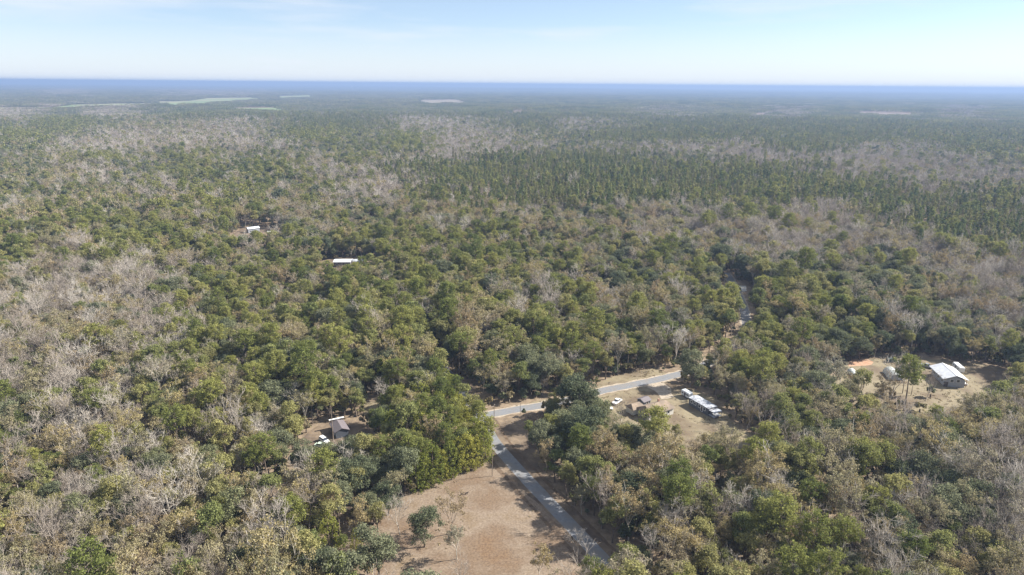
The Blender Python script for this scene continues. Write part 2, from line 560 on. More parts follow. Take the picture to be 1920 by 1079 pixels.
def sheet(name, P, z, mat, label, kind='structure', rag=0.0, seed=0):
    """flat ground sheet from an outline, with a slightly ragged edge"""
    rng = random.Random(seed); Q = []
    n = len(P)
    for i in range(n):
        a = P[i]; b = P[(i + 1) % n]; m = max(1, int(hypot(b[0] - a[0], b[1] - a[1]) / 2.5)) if rag else 1
        for k in range(m):
            t = k / m; Q.append((a[0] + (b[0] - a[0]) * t + rng.uniform(-rag, rag), a[1] + (b[1] - a[1]) * t + rng.uniform(-rag, rag)))
    me = bpy.data.meshes.new(name)
    from mathutils.geometry import delaunay_2d_cdt
    vo, eo, fo = delaunay_2d_cdt([Vector(q) for q in Q], [(i, (i + 1) % len(Q)) for i in range(len(Q))], [], 1, 1e-4)[:3]
    me.from_pydata([(v.x, v.y, z) for v in vo], [], [tuple(t) for t in fo])
    me.materials.append(mat); me.update()
    import bmesh
    bm = bmesh.new(); bm.from_mesh(me); bmesh.ops.recalc_face_normals(bm, faces=bm.faces)
    for f in bm.faces:
        if f.normal.z < 0: f.normal_flip()
    bm.to_mesh(me); bm.free()
    return link(name, me, kind=kind, label=label)

def ribbon(name, L, w, z, mat, label, jit=0.0, seed=1):
    rng = random.Random(seed); v = []; f = []
    for i, p in enumerate(L):
        a = L[max(0, i - 1)]; b = L[min(len(L) - 1, i + 1)]
        dx, dy = b[0] - a[0], b[1] - a[1]; l = hypot(dx, dy) or 1
        nx, ny = -dy / l, dx / l
        w1 = w / 2 + rng.uniform(-jit, jit); w2 = w / 2 + rng.uniform(-jit, jit)
        v += [(p[0] + nx * w1, p[1] + ny * w1, z), (p[0] - nx * w2, p[1] - ny * w2, z)]
        if i: f.append((2 * i - 2, 2 * i - 1, 2 * i + 1, 2 * i))
    me = bpy.data.meshes.new(name); me.from_pydata(v, [], f); me.materials.append(mat); me.update()
    if me.polygons and me.polygons[0].normal.z < 0: me.flip_normals()
    return link(name, me, kind='structure', label=label)

# roads ------------------------------------------------------------
MAIN = smooth_line(poly_world([(1235, 1170), (1112, 1030), (985, 896), (926, 828), (900, 783), (848, 712), (800, 650), (765, 607)]))
SIDE = smooth_line(poly_world([(899, 782), (922, 777), (970, 768), (1025, 759), (1080, 747), (1130, 733), (1190, 721), (1245, 709),
                               (1310, 690), (1370, 655), (1398, 620), (1396, 585), (1385, 555), (1372, 530), (1362, 512)]))
MAIN_L = MAIN[::3]; SIDE_L = SIDE[::3]
# open ground -------------------------------------------------------
FIELD = poly_world([(650, 940), (700, 948), (770, 925), (835, 903), (900, 880), (925, 868), (935, 850), (960, 880), (1015, 940), (1085, 1015), (1150, 1085), (1160, 1110), (1090, 1110), (1000, 1200), (720, 1200), (560, 1140), (590, 1079), (640, 1010)])
CORNER = poly_world([(935, 793), (1025, 770), (1030, 800), (1000, 850), (1020, 890), (1080, 955), (1150, 1035), (1165, 1060), (1080, 985), (1000, 900), (945, 835), (925, 805)])
HOUSE_LOT = poly_world([(1100, 748), (1160, 735), (1250, 712), (1290, 727), (1352, 752), (1370, 790), (1450, 835), (1420, 872), (1320, 872), (1255, 872), (1180, 868), (1140, 840), (1105, 790)])
VERGE = poly_world([(910, 772), (1020, 750), (1100, 730), (1150, 706), (1225, 690), (1250, 700), (1245, 712), (1130, 738), (1020, 765), (915, 786)])
BARN_LOT = poly_world([(1585, 678), (1700, 668), (1830, 682), (1905, 697), (1900, 750), (1840, 810), (1720, 832), (1560, 822), (1530, 740)])
CABIN_LOT = poly_world([(572, 815), (605, 792), (680, 788), (708, 830), (698, 868), (640, 888), (575, 882), (552, 850)])
TRACK = poly_world([(515, 900), (560, 888), (640, 905), (640, 935), (560, 925), (500, 935)])
GLADE = poly_world([(675, 755), (735, 750), (750, 785), (690, 800)])
PALE_LOT = poly_world([(598, 492), (640, 484), (705, 488), (718, 508), (694, 534), (622, 538), (596, 516)])
FAR_LOT = poly_world([(425, 446), (450, 430), (500, 424), (540, 436), (540, 456), (500, 478), (428, 480)])
GAP1 = poly_world([(1070, 536), (1140, 548), (1150, 562), (1060, 552)])
GAP2 = poly_world([(1150, 560), (1225, 568), (1235, 580), (1160, 580)])
GAP3 = poly_world([(1590, 560), (1650, 565), (1650, 580), (1590, 575)])
GAP4 = poly_world([(1335, 530), (1405, 528), (1414, 560), (1416, 604), (1388, 606), (1345, 570)])
CLEAR = [GAP4, FIELD, CORNER, HOUSE_LOT, VERGE, BARN_LOT, CABIN_LOT, TRACK, GLADE, PALE_LOT, FAR_LOT, GAP1, GAP2, GAP3]

zt = 13
FARM = [poly_world(p, zt) for p in (
    [(-60, 197), (100, 196), (130, 192), (215, 190), (300, 190), (290, 195), (150, 200), (-60, 203)],
    [(235, 188), (350, 186), (385, 181), (470, 180), (500, 183), (440, 187), (400, 189), (395, 194), (300, 197), (310, 190)],
    [(515, 178), (585, 176), (590, 181), (520, 183)],
    [(430, 198), (520, 197), (540, 204), (500, 205), (430, 202)])]
FARM2 = [poly_world(p, zt) for p in ([(770, 190), (790, 185), (855, 184), (880, 190), (860, 193), (800, 193)],)]
CLEARCUT = [poly_world(p, zt) for p in (
    [(935, 210), (985, 203), (1005, 205), (960, 216)], [(1395, 212), (1450, 203), (1456, 210), (1415, 218)],
    [(1690, 390), (1790, 392), (1930, 402), (1930, 409), (1780, 400), (1690, 396)],
    [(1600, 205), (1720, 208), (1800, 210), (1700, 214), (1600, 211)])]
for p in FARM + FARM2 + CLEARCUT: CLEAR.append(p)
SWATH = [U(1206, 197, zt), U(1206.5, 178, zt)]

def field_mat():
    m, n, b = new_mat("dry_grass")
    t = n.nodes.new("ShaderNodeTexCoord")
    def noise(sc, det, stretch=None, rot=0):
        z = n.nodes.new("ShaderNodeTexNoise"); z.inputs['Scale'].default_value = sc; z.inputs['Detail'].default_value = det
        z.inputs['Roughness'].default_value = .68
        if stretch:
            p = n.nodes.new("ShaderNodeMapping"); p.inputs['Scale'].default_value = stretch; p.inputs['Rotation'].default_value = (0, 0, rot)
            n.links.new(t.outputs['Object'], p.inputs['Vector']); n.links.new(p.outputs['Vector'], z.inputs['Vector'])
        else: n.links.new(t.outputs['Object'], z.inputs['Vector'])
        return z.outputs['Fac']
    def ramp(f, cols):
        r = n.nodes.new("ShaderNodeValToRGB"); els = r.color_ramp.elements
        while len(els) < len(cols): els.new(.5)
        for i, (p, c) in enumerate(cols): els[i].position = p; els[i].color = (*c, 1)
        n.links.new(f, r.inputs['Fac']); return r.outputs['Color']
    def mix(f, a, b_, mode='MIX'):
        x = n.nodes.new("ShaderNodeMix"); x.data_type = 'RGBA'; x.blend_type = mode
        if isinstance(f, float): x.inputs[0].default_value = f
        else: n.links.new(f, x.inputs[0])
        n.links.new(a, x.inputs[6]); n.links.new(b_, x.inputs[7]); return x.outputs[2]
    base = ramp(noise(.055, 6), [(.32, (.185, .125, .08)), (.45, (.19, .14, .10)), (.56, (.24, .19, .145)), (.68, (.19, .14, .09))])
    fine = ramp(noise(1.6, 8), [(.3, (.55, .52, .50)), (.7, (1.25, 1.25, 1.22))])
    rows = ramp(noise(1.0, 3, (.03, .9, 1), .45), [(.3, (.94, .94, .93)), (.7, (1.05, 1.05, 1.05))])
    out = mix(1.0, mix(1.0, base, fine, 'MULTIPLY'), rows, 'MULTIPLY')
    n.links.new(out, b.inputs['Base Color'])
    b.inputs['Roughness'].default_value = 1; b.inputs['Specular IOR Level'].default_value = .1
    return m
M_FIELD = field_mat()
M_LAWN = noise_mat("dormant_lawn", (.17, .14, .09), (.27, .225, .145), .5, 10, c3=(.14, .105, .07), scale3=.07, lo=.3, hi=.7)
M_DIRT = noise_mat("leafy_verge", (.13, .10, .07), (.24, .18, .125), .5, 8, c3=(.10, .075, .055), scale3=.12, lo=.3, hi=.7)
M_CLAY = noise_mat("red_clay", (.36, .19, .12), (.42, .29, .19), .5, 8)
M_PALESAND = noise_mat("pale_opening", (.42, .40, .37), (.55, .53, .50), .5)
M_WETDIRT = noise_mat("ditch_dirt", (.085, .06, .04), (.17, .12, .08), .6, 8)
M_SAND = noise_mat("pale_sand", (.28, .23, .175), (.42, .36, .28), .8, 8)
M_ASPH = noise_mat("asphalt", (.15, .155, .165), (.22, .225, .235), .9, 10, c3=(.20, .19, .18), scale3=.25, lo=.3, hi=.7)
M_FARM = noise_mat("winter_pasture", (.15, .205, .08), (.24, .265, .115), .004, 5, c3=(.26, .25, .135), scale3=.0025)
M_CUT = noise_mat("cleared_soil", (.15, .11, .09), (.21, .155, .125), .01, 5)
M_PALEF = noise_mat("stubble", (.20, .165, .115), (.26, .215, .15), .01, 5)

sheet("field", FIELD, .010, M_FIELD, "mown tan field beside the paved road", rag=.3)
sheet("verge", CORNER, .010, M_DIRT, "leaf-strewn brown verge right of the road junction", rag=.5)
sheet("yard", HOUSE_LOT, .014, M_LAWN, "tan yard round the brown-roofed house", rag=.5)
sheet("roadside_grass", VERGE, .006, M_LAWN, "tan grass strip along the side road", rag=.4)
sheet("clearing", BARN_LOT, .010, M_LAWN, "tan clearing round the white-roofed barn", rag=.8)
sheet("dirt_yard", CABIN_LOT, .010, M_DIRT, "brown dirt yard by the cabin in the woods", rag=.6)
sheet("dirt_track", TRACK, .010, M_DIRT, "brown track in the woods left of the field", rag=.6)
sheet("glade", GLADE, .010, M_LAWN, "small tan glade in the woods", rag=.6)
sheet("pale_yard", PALE_LOT, .010, M_DIRT, "pale yard round the house in mid woods", rag=.8)
sheet("farmyard", FAR_LOT, .010, M_DIRT, "pale yard round the far sheds", rag=.8)
sheet("sandy_drive", poly_world([(1345, 541), (1370, 537), (1398, 536), (1400, 546), (1372, 549), (1347, 548)]), .020, M_PALESAND, "pale sandy opening across the far side road", rag=.5)
sheet("clay_patch", poly_world([(1585, 681), (1600, 673), (1625, 674), (1640, 680), (1625, 687), (1590, 688)]), .018, M_CLAY, "orange clay patch at the edge of the barn clearing", rag=.8)
sheet("sandy_drive", poly_world([(1190, 722), (1215, 714), (1236, 711), (1256, 728), (1262, 745), (1240, 749), (1228, 734), (1212, 725)]), .024, M_SAND, "pale sandy drive off the side road", rag=.5)
for i, p in enumerate(FARM): sheet("pasture", p, .3, M_FARM, "green winter pasture far off on the left", rag=4)
for i, p in enumerate(FARM2): sheet("stubble_field", p, .3, M_PALEF, "pale stubble field far off", rag=4)
for i, p in enumerate(CLEARCUT): sheet("cleared_land", p, .3, M_CUT, "brown cleared land among far pines", rag=3)
ribbon("power_line_swath", [U(1206, 195, zt), U(1206.6, 182, zt)], 5, .32, M_CUT, "pale straight cut through the far forest")
ribbon("verge", MAIN, 7.0, .016, M_DIRT, "worn shoulder of the paved road", .7)
ribbon("verge", SIDE, 6.4, .020, M_SAND, "sandy shoulder of the side road", .6)
NB = [p for p in MAIN if p[1] < 236]
def offset(L, d):
    out = []
    for i, p in enumerate(L):
        a = L[max(0, i - 1)]; b = L[min(len(L) - 1, i + 1)]; dx, dy = b[0] - a[0], b[1] - a[1]; l = hypot(dx, dy)
        out.append((p[0] - dy / l * d, p[1] + dx / l * d))
    return out
ribbon("ditch", offset(NB, 5.6), 1.3, .022, M_WETDIRT, "shallow brown ditch between the field and the paved road", .25)
ribbon("ditch", offset(NB, -4.9), 1.0, .022, M_WETDIRT, "leaf-filled ditch on the right side of the paved road", .25)
ribbon("road", MAIN, 4.5, .030, M_ASPH, "grey paved road running up past the tan field", .06)
ribbon("road", SIDE, 4.7, .034, M_ASPH, "grey side road curving off to the right", .06)

# ------------------------------------------------------------------ what grows where (rows of the photo, 80 px columns)
ROWS_Y = [160, 172, 185, 210, 235, 260, 280, 300, 325, 350, 375, 400, 425, 450, 475, 500, 530, 560, 600, 640, 680, 720, 760, 800, 840, 880, 920, 960, 1000, 1040, 1079]
ROWS = ["OOOOOOOOOOOODDDDDDDDDDDD",
        "OBOOBBOOOOOODOODDDDDDDDD",
        "OOOOOOOOOODDDDDDDDDDDDDD",
        "BOBODDDODODDDDDXODBDDDBD",
        "OGOTTBODDBBODXODDDDDDDDD",
        "GOBBBBOGOGBBOODDDDDDDDDD",
        "OBBBXXXOOGBBXOXXBBDDBXDD",
        "OTMOMOMTMXBDDDDOOBBBXBXO",
        "TTXOMOMXBDDDDDDDDDDBBXXX",
        "OTTXOMOMBBDDDDDDDDDDDBBX",
        "MTTXTMTTBTDDDDDDDDDDDDDD",
        "TMMMMMTTOTTTXOTTXOBBDDDD",
        "MMMMMMOTOMTTTOTTBTBBXDDD",
        "MTGGMMOOMGGGTOTXXXBBTBDD",
        "MTGMMMMMOGGGGOOOOXBBBBTD",
        "MXMBXMMMMMMGMMOOOOXOOBBB",
        "TBBXMMMMMGMMOOOOOMMOOOXB",
        "BBBBMGMMGMMMBMTTMMMMOOXX",
        "XTTBMMMGMMMTMMMTMMMMOOXX",
        "BTBBGMMTMGMTGMMXMGGOOOOX",
        "BBTBGMMMTTMTOMMMMGOTOOOO",
        "BBBTMGMMMCOTTMMMMTTXXTXO",
        "MBBMMGMTGOCOTOOTTTOTXGXT",
        "OXBBMTMTOCCCOOTTTTMTXOXX",
        "MXBXMTTOOGCCOMTTTTMTXXXX",
        "BBBXTGTCOOOOOMTTMMTXTXXX",
        "GBBXTTBXOOTTOTTMMTXTXXXX",
        "TBMBTBTCCOOTOTMMTTXTTTXX",
        "TTMXTTMMMOOTMTTOTMTXTTBX",
        "TBTTTTTOMOTTMMTOTMTGTTTX",
        "BTMTTTOMOOTTMMTTMTGTTTTX"]
MIX = {  # G pine, M olive hardwood, O oak, T dry-leaved, B bare, C cedar, D plantation pine
    'G': dict(G=.50, M=.24, O=.10, T=.13, B=.03), 'M': dict(M=.42, G=.20, O=.14, T=.19, B=.05),
    'O': dict(O=.56, M=.20, T=.13, B=.05, G=.06), 'T': dict(T=.50, M=.22, O=.13, B=.10, G=.05),
    'B': dict(B=.54, T=.22, O=.09, M=.11, G=.04), 'X': dict(B=.38, O=.27, T=.23, M=.09, G=.03),
    'C': dict(C=.45, M=.25, G=.30), 'D': dict(D=.80, G=.08, M=.05, B=.04, O=.03)}
KK = "GMOTBCD"
MIXM = {k: np.cumsum([m.get(c, 0) for c in KK]) for k, m in MIX.items()}
MIX_IDX = {k: i for i, k in enumerate(MIX)}
MIXT = np.stack([MIXM[k] for k in MIX])
GRID = np.array([[MIX_IDX[c] for c in r] for r in ROWS])

def kind_at(x, y, rng):
    px, py = PROJ(x, y, np.full(np.shape(x), 9.0))
    px = px + rng.normal(size=px.shape) * 26
    iy = np.interp(py + rng.normal(size=py.shape) * np.interp(py, [160, 300, 600], [2, 6, 16]), ROWS_Y, np.arange(len(ROWS_Y)))
    iy = np.clip(np.round(iy), 0, len(ROWS) - 1).astype(int)
    ix = np.clip(np.floor(px / 80), 0, 23).astype(int)
    m = GRID[iy, ix]
    u = rng.random(px.shape)[:, None]
    return (u > MIXT[m]).sum(1).clip(0, len(KK) - 1), m

def scatter(d0, d1, s, rng):
    """jittered grid over the land the camera looks at (with a margin on every side)"""
    n = int(2 * d1 / s) + 1
    xs = np.arange(-d1, d1, s); ys = np.arange(60, d1, s)
    X, Y = np.meshgrid(xs, ys); X = X.ravel(); Y = Y.ravel()
    k = (np.abs(X) < .79 * Y + 70); X = X[k]; Y = Y[k]
    X = X + rng.uniform(-.42, .42, X.shape) * s; Y = Y + rng.uniform(-.42, .42, Y.shape) * s
    D = np.hypot(X, Y); k = (D >= d0) & (D < d1) & (Y > 75)
    return X[k], Y[k]

def keep(x, y, marg=1.5):
    k = np.ones(x.shape, bool)
    px, py = PROJ(x, y, np.zeros(len(x))); rr = np.random.default_rng(9).random(len(x))
    for P in CLEAR:
        ins = inpoly(x, y, P)
        if P is BARN_LOT: ins &= ~((py > 745) & (rr < .25) & (px < 1745))
        if P is FIELD: ins &= ~((px < 745 - (py - 950) * .35) & (rr < .42))
        if P is HOUSE_LOT: ins &= ~((py > 818) & (rr < .28) & (px < 1250))
        k &= ~ins
        near = [p for p in MAIN_L if p[1] < 262]; far = [p for p in MAIN_L if p[1] >= 255]
    k &= dist_line(x, y, near) > 5.2
    k &= dist_line(x, y, far) > 3.6
    fars = [p for p in SIDE_L if p[1] > 300]; nears = [p for p in SIDE_L if p[1] <= 305]
    k &= dist_line(x, y, nears) > 5.8
    k &= dist_line(x, y, fars) > 4.6
    k &= dist_line(x, y, SWATH) > 7
    return k

rng = np.random.default_rng(4)
X1, Y1 = scatter(75, 620, 4.75, rng); k = keep(X1, Y1); X1, Y1 = X1[k], Y1[k]
X2, Y2 = scatter(620, 2600, 5.4, rng); k = keep(X2, Y2); X2, Y2 = X2[k], Y2[k]
K1, MX1 = kind_at(X1, Y1, rng); K2, MX2 = kind_at(X2, Y2, rng)
DI = KK.index('D')
X = np.concatenate([X1, X2]); Y = np.concatenate([Y1, Y2]); K = np.concatenate([K1, K2])
# big oaks crowd out their neighbours: thin them
kp = ~((K == KK.index('O')) & (rng.random(len(K)) < .18)); X, Y, K = X[kp], Y[kp], K[kp]
Dd = np.hypot(X, Y)
SC = np.clip(rng.normal(.93, .23, len(X)), .42, 1.5)
SC = SC * (1 + .16 * np.sin(X / 47 + 2 * np.sin(Y / 83)) * np.sin(Y / 61 + X / 130))
kp = ~((K == DI) & (rng.random(len(K)) < .10 + .35 * (np.sin(X / 90 + 1.5 * np.sin(Y / 140)) * np.sin(Y / 75 - X / 200) > .62)))
X, Y, K, SC, Dd = X[kp], Y[kp], K[kp], SC[kp], Dd[kp]
SC = np.where(K == KK.index('C'), SC * .95, SC)
ROT = rng.uniform(0, 2 * pi, len(X))

# trees set by hand where single ones stand out in the photograph: (px, py of the foot, kind, scale, label)
HAND = []

HAND = [
 (857, 1049, 'T', .80, 3, "sparse upright tree standing alone in the tan field, long shadow to its left"),
 (846, 1001, 'T', .95, 1, "golden-leaved tree standing at the left side of the tan field"),
 (797, 1026, 'O', 1.0, 0, "dark green oak with bushy foot, between bare tree and golden tree"),
 (750, 1004, 'B', .80, 2, "bare multi-stemmed tree left of the dark oak in the field"),
 (657, 1016, 'B', .42, 1, "small pale grey bare tree beside the lamp pole"),
 (706, 1092, 'O', 1.25, 1, "broad grey-green oak at the bottom edge, left of the field"),
 (728, 966, 'O', 1.0, 2, "grey-green oak at the upper left corner of the tan field"),
 (690, 985, 'O', .85, 4, "dark oak in shade behind the lamp pole"),
 (868, 1112, 'B', .75, 4, "pale bare tree poking up at the bottom edge of the field"),
 (1010, 1092, 'T', .80, 3, "thin pale tree at the bottom of the field near the road"),
 (1165, 1108, 'M', 1.05, 0, "bushy yellow-green tree at the bottom edge beside the road's end"),
 (1100, 1128, 'G', .75, 2, "low green pine at the bottom edge left of the road"),
 (1128, 992, 'B', 1.10, 3, "tall whitish bare tree right of the paved road, on a dark trunk"),
 (1178, 1020, 'T', 1.22, 2, "tall pale golden tree with long bare trunk right of the road"),
 (1090, 965, 'T', .9, 4, "tan tree leaning over the right side of the paved road"),
 (1062, 930, 'M', .95, 1, "olive tree on the right bank of the paved road"),
 (1078, 912, 'O', 1.15, 3, "dark oak arching over the right verge of the road"),
 (1102, 938, 'M', 1.2, 5, "big olive tree throwing shade across the paved road"),
 (1143, 978, 'T', 1.15, 0, "brown-leaved tree between the whitish bare tree and the road"),
 (1148, 1018, 'M', 1.1, 2, "olive tree on the road's right edge below the tan tree"),
 (1036, 872, 'O', .9, 4, "small oak over the shaded verge, nearest the road bend"),
 (1085, 1040, 'B', .5, 2, "little bare shrub-like tree at the road's left edge near the bottom"),
 (1040, 905, 'M', .85, 3, "olive tree above the shaded verge right of the road"),
 (993, 834, 'M', .72, 5, "bright green round tree standing alone by the road junction"),
 (1078, 792, 'O', 1.65, 4, "huge spreading dark oak in front of the side road"),
 (1088, 856, 'O', 1.5, 1, "broad grey-green oak below the huge one, right of the junction"),
 (1040, 842, 'O', .85, 3, "dark green oak at the left foot of the broad oaks"),
 (1112, 840, 'O', .72, 0, "grey oak between the broad oaks and the house yard"),
 (1056, 862, 'G', .62, 3, "small yellow-green pine among the oaks by the junction"),
 (1116, 776, 'O', .6, 2, "small dark oak at the left edge of the house yard"),
 (1294, 727, 'O', 1.45, 3, "spreading oak casting shade over the sandy drive"),
 (1228, 822, 'M', .66, 4, "olive tree hiding the front of the brown-roofed house"),
 (1196, 826, 'T', .45, 5, "sparse tan tree against the left wall of the house"),
 (1266, 832, 'M', .6, 0, "yellow-green tree at the right end of the house front"),
 (1162, 800, 'B', .70, 0, "bare brown tree beside the two white cars"),
 (1695, 694, 'C', .42, 1, "small dark conical cedar between the parked cars and hoop shed"),
 (1692, 738, 'G', .72, 1, "pine standing alone in the barn clearing below the hoop shed"),
 (1708, 742, 'G', .60, 4, "smaller pine right beside the lone pine in the clearing"),
 (1735, 752, 'B', .85, 1, "thin bare tree in the tan clearing left of the barn"),
 (1650, 766, 'B', .6, 4, "bare tree in the clearing below the hoop sheds"),
 (1622, 762, 'T', .45, 0, "tan tree below the left hoop shed"),
 (1806, 792, 'M', .66, 1, "dark green rounded tree in front of the barn"),
 (1842, 778, 'T', .7, 3, "golden tree right of the dark green one before the barn"),
 (1600, 745, 'T', .8, 2, "tan tree at the left end of the barn clearing"),
 (1572, 730, 'T', .85, 4, "brown-leaved tree left of the hoop sheds"),
 (768, 905, 'G', 1.0, 0, "tall pine with bare trunk at the field's upper left edge"),
 (722, 905, 'G', .95, 2, "green pine between the cabin and the tan field"),
 (696, 884, 'G', .8, 1, "yellow-green pine just right of the cabin clearing"),
 (800, 765, 'B', .95, 2, "pale bare tree rising behind the cedar row"),
 (716, 768, 'B', .8, 0, "white-stemmed bare tree in the small glade"),
]
_c = [(907, 866), (892, 873), (876, 878), (860, 884), (844, 890), (828, 897), (812, 904), (796, 911), (780, 918),
      (915, 850), (900, 856), (884, 861), (867, 866), (850, 872), (833, 879), (905, 835), (889, 842), (872, 848), (855, 856), (897, 820), (880, 826), (863, 833),
      (888, 806), (871, 811), (854, 819), (877, 792), (860, 797), (866, 778), (848, 783), (856, 764), (838, 770), (846, 751), (829, 756), (836, 738), (818, 744)]
_o = "first second third fourth fifth sixth seventh eighth ninth".split()
for i, (a, b) in enumerate(_c):
    if i < 9: t = "cedar at the field's upper edge, %s in the row counted from the road" % _o[i]
    else: t = "#"
    HAND.append((a, b, 'CCMCG'[i % 5] if i > 8 else 'C', (1.0, .9, 1.1, .95)[i % 4], i, t))
hx = np.array([U(h[0], h[1])[0] for h in HAND]); hy = np.array([U(h[0], h[1])[1] for h in HAND]); hs = np.array([h[3] for h in HAND])
dd = np.hypot(X[:, None] - hx[None], Y[:, None] - hy[None])
kp = (dd > 3.4 * hs[None]).all(1)
# keep the view to the buildings free, as in the photograph
X, Y, K, SC, ROT = X[kp], Y[kp], K[kp], SC[kp], ROT[kp]
Dd = np.hypot(X, Y)


# ------------------------------------------------------------------ build individuals and the rest
NAMES = {'G': ('pine_tree', 'pine tree', 'crown'), 'O': ('live_oak', 'oak tree', 'crown'), 'M': ('hardwood_tree', 'leafy tree', 'crown'),
         'T': ('dry_leaved_tree', 'tan tree', 'crown'), 'B': ('bare_tree', 'bare tree', 'branches'), 'C': ('cedar_tree', 'cedar tree', 'crown'),
         'D': ('plantation_pine', 'plantation pine', 'crown')}
PARTS = {}
for k in KK:
    for i, S in enumerate(SOUP[k, 0]):
        PARTS[k, i] = (S.mesh(f"{NAMES[k][0]}_trunk", SPEC[k][0], 0), S.mesh(f"{NAMES[k][0]}_{NAMES[k][2]}", SPEC[k][0], 1))

def plant(k, x, y, sc, rot, var, label, group=None, zs=None):
    nm, cat, part = NAMES[k]
    e = bpy.data.objects.new(nm, None); COL.objects.link(e)
    e.empty_display_size = .5
    e.location = (x, y, 0); e.rotation_euler = (0, 0, rot); e.scale = (sc, sc, zs or sc)
    e['label'] = label; e['category'] = cat
    if group: e['group'] = group
    a, b = PARTS[k, var % len(SOUP[k, 0])]
    link('trunk', a, e); link(part, b, e)
    return e

px, py = PROJ(X, Y, SC * 11)
inframe = (px > 4) & (px < 1916) & (py > 10) & (py < 1074)
order = np.argsort(Dd)
single = np.zeros(len(X), bool)
LIMIT = {'G': 230, 'M': 260, 'O': 220, 'T': 270, 'B': 260, 'C': 140, 'D': 0}
for c in KK:
    idx = [i for i in order if K[i] == KK.index(c) and inframe[i]][:LIMIT[c]]
    single[idx] = True

def area(px, py):
    if py < 700 and px > 1560: return "behind the white-roofed barn"
    if px > 1560 and py < 880: return "in front of the white-roofed barn"
    if px > 1640: return "in the lower right corner"
    if 1250 < px <= 1560 and py < 790: return "between mobile home and barn clearing"
    if 1100 < px <= 1460 and py < 905: return "in front of the brown-roofed house"
    if 1460 <= px and py < 905: return "left below the barn clearing"
    if px > 1400: return "at lower right, left of the corner"
    if px > 1230: return "at the bottom, right of the road"
    if px > 940 and py > 850: return "on the road's right side"
    if px > 1140: return "right of the side road"
    if px > 870 and py < 790: return "behind the side road"
    if px > 870: return "around the road junction"
    if 560 < px and py > 935: return "on the tan field's left side"
    if 640 < px and py < 800: return "left of the road's far stretch"
    if 640 < px: return "between cabin and tan field"
    if 330 < px and py < 800: return "behind the cabin clearing"
    if 330 < px and py < 935: return "left of the cabin clearing"
    if 330 < px: return "at the bottom, left of the field"
    if py < 800: return "high on the left edge"
    if py < 935: return "halfway down the left edge"
    return "in the lower left corner"

ONES = "first second third fourth fifth sixth seventh eighth ninth tenth eleventh twelfth thirteenth fourteenth fifteenth sixteenth seventeenth eighteenth nineteenth".split()
def ordinal(n):
    if n < 20: return ONES[n - 1]
    t = ["twenty", "thirty", "forty", "fifty", "sixty"][n // 10 - 2]
    return (t[:-1] + "ieth") if n % 10 == 0 else t + "-" + ONES[n % 10 - 1]

LOOK = {'G': ("green pine", "pines"), 'M': ("olive tree", "olive trees"), 'O': ("dark oak", "dark oaks"), 'T': ("tan tree", "tan trees"),
        'B': ("bare tree", "bare trees"), 'C': ("dense cedar", "cedars"), 'D': ("plantation pine", "pines")}
fx, fy = PROJ(X, Y, np.zeros(len(X)))
LBL = {}
cells = {}
for i in np.where(single)[0]:
    cells.setdefault((area(fx[i], fy[i]), KK[K[i]]), []).append(i)
for (ar, c), ids in cells.items():
    ids.sort(key=lambda i: -fy[i])
    n = max(1, round(len(ids) / 14)); sub = [ids[j * len(ids) // n:(j + 1) * len(ids) // n] for j in range(n)]
    for j, g in enumerate(sub):
        band = "" if n == 1 else (("nearer ", "farther ")[j] if n == 2 else ("%s-row " % ordinal(j + 1)))
        for q, i in enumerate(sorted(g, key=lambda i: fx[i])):
            LBL[i] = ("%s, %s from left of %s%s %s" % (LOOK[c][0], ordinal(q + 1), band, LOOK[c][1], ar), "%s %s" % (LOOK[c][1], ar))

for i in np.where(single)[0]:
    c = KK[K[i]]
    plant(c, X[i], Y[i], SC[i], ROT[i], int(rng.integers(100)), LBL[i][0], LBL[i][1])
for j, (a, b, c, s_, vr, t) in enumerate(HAND):
    xx, yy = U(a, b)
    g = None
    if t == "#":
        same = sorted(h[0] for h in HAND if h[5] == "#" and h[2] == c)
        t = "%s in the thick stand above the field, %s from left of its %s" % (LOOK[c][0], ordinal(same.index(a) + 1), LOOK[c][1]); g = "stand of trees above the field"
    plant(c, xx, yy, s_, (j * 2.39) % 6.28, vr, t, g)

def gn_group(name, meshes):
    """node group that sets the given tree shapes on the points of the mesh"""
    g = bpy.data.node_groups.new(name, 'GeometryNodeTree')
    g.interface.new_socket('Geometry', in_out='INPUT', socket_type='NodeSocketGeometry')
    g.interface.new_socket('Geometry', in_out='OUTPUT', socket_type='NodeSocketGeometry')
    gi = g.nodes.new('NodeGroupInput'); go = g.nodes.new('NodeGroupOutput')
    g2i = g.nodes.new('GeometryNodeGeometryToInstance')
    for me in reversed(meshes):                        # the socket stacks its links last first
        o = bpy.data.objects.new(me.name, me)          # shape source only: never linked to the scene
        oi = g.nodes.new('GeometryNodeObjectInfo'); oi.inputs['Object'].default_value = o
        oi.transform_space = 'ORIGINAL'
        g.links.new(oi.outputs['Geometry'], g2i.inputs[0])
    ip = g.nodes.new('GeometryNodeInstanceOnPoints')
    ip.inputs['Pick Instance'].default_value = True
    def attr(n, t):
        a = g.nodes.new('GeometryNodeInputNamedAttribute'); a.data_type = t; a.inputs['Name'].default_value = n
        return a.outputs['Attribute']
    g.links.new(gi.outputs[0], ip.inputs['Points'])
    g.links.new(g2i.outputs[0], ip.inputs['Instance'])
    g.links.new(attr('variant', 'INT'), ip.inputs['Instance Index'])
    g.links.new(attr('turn', 'FLOAT_VECTOR'), ip.inputs['Rotation'])
    g.links.new(attr('size', 'FLOAT_VECTOR'), ip.inputs['Scale'])
    g.links.new(ip.outputs[0], go.inputs[0])
    return g

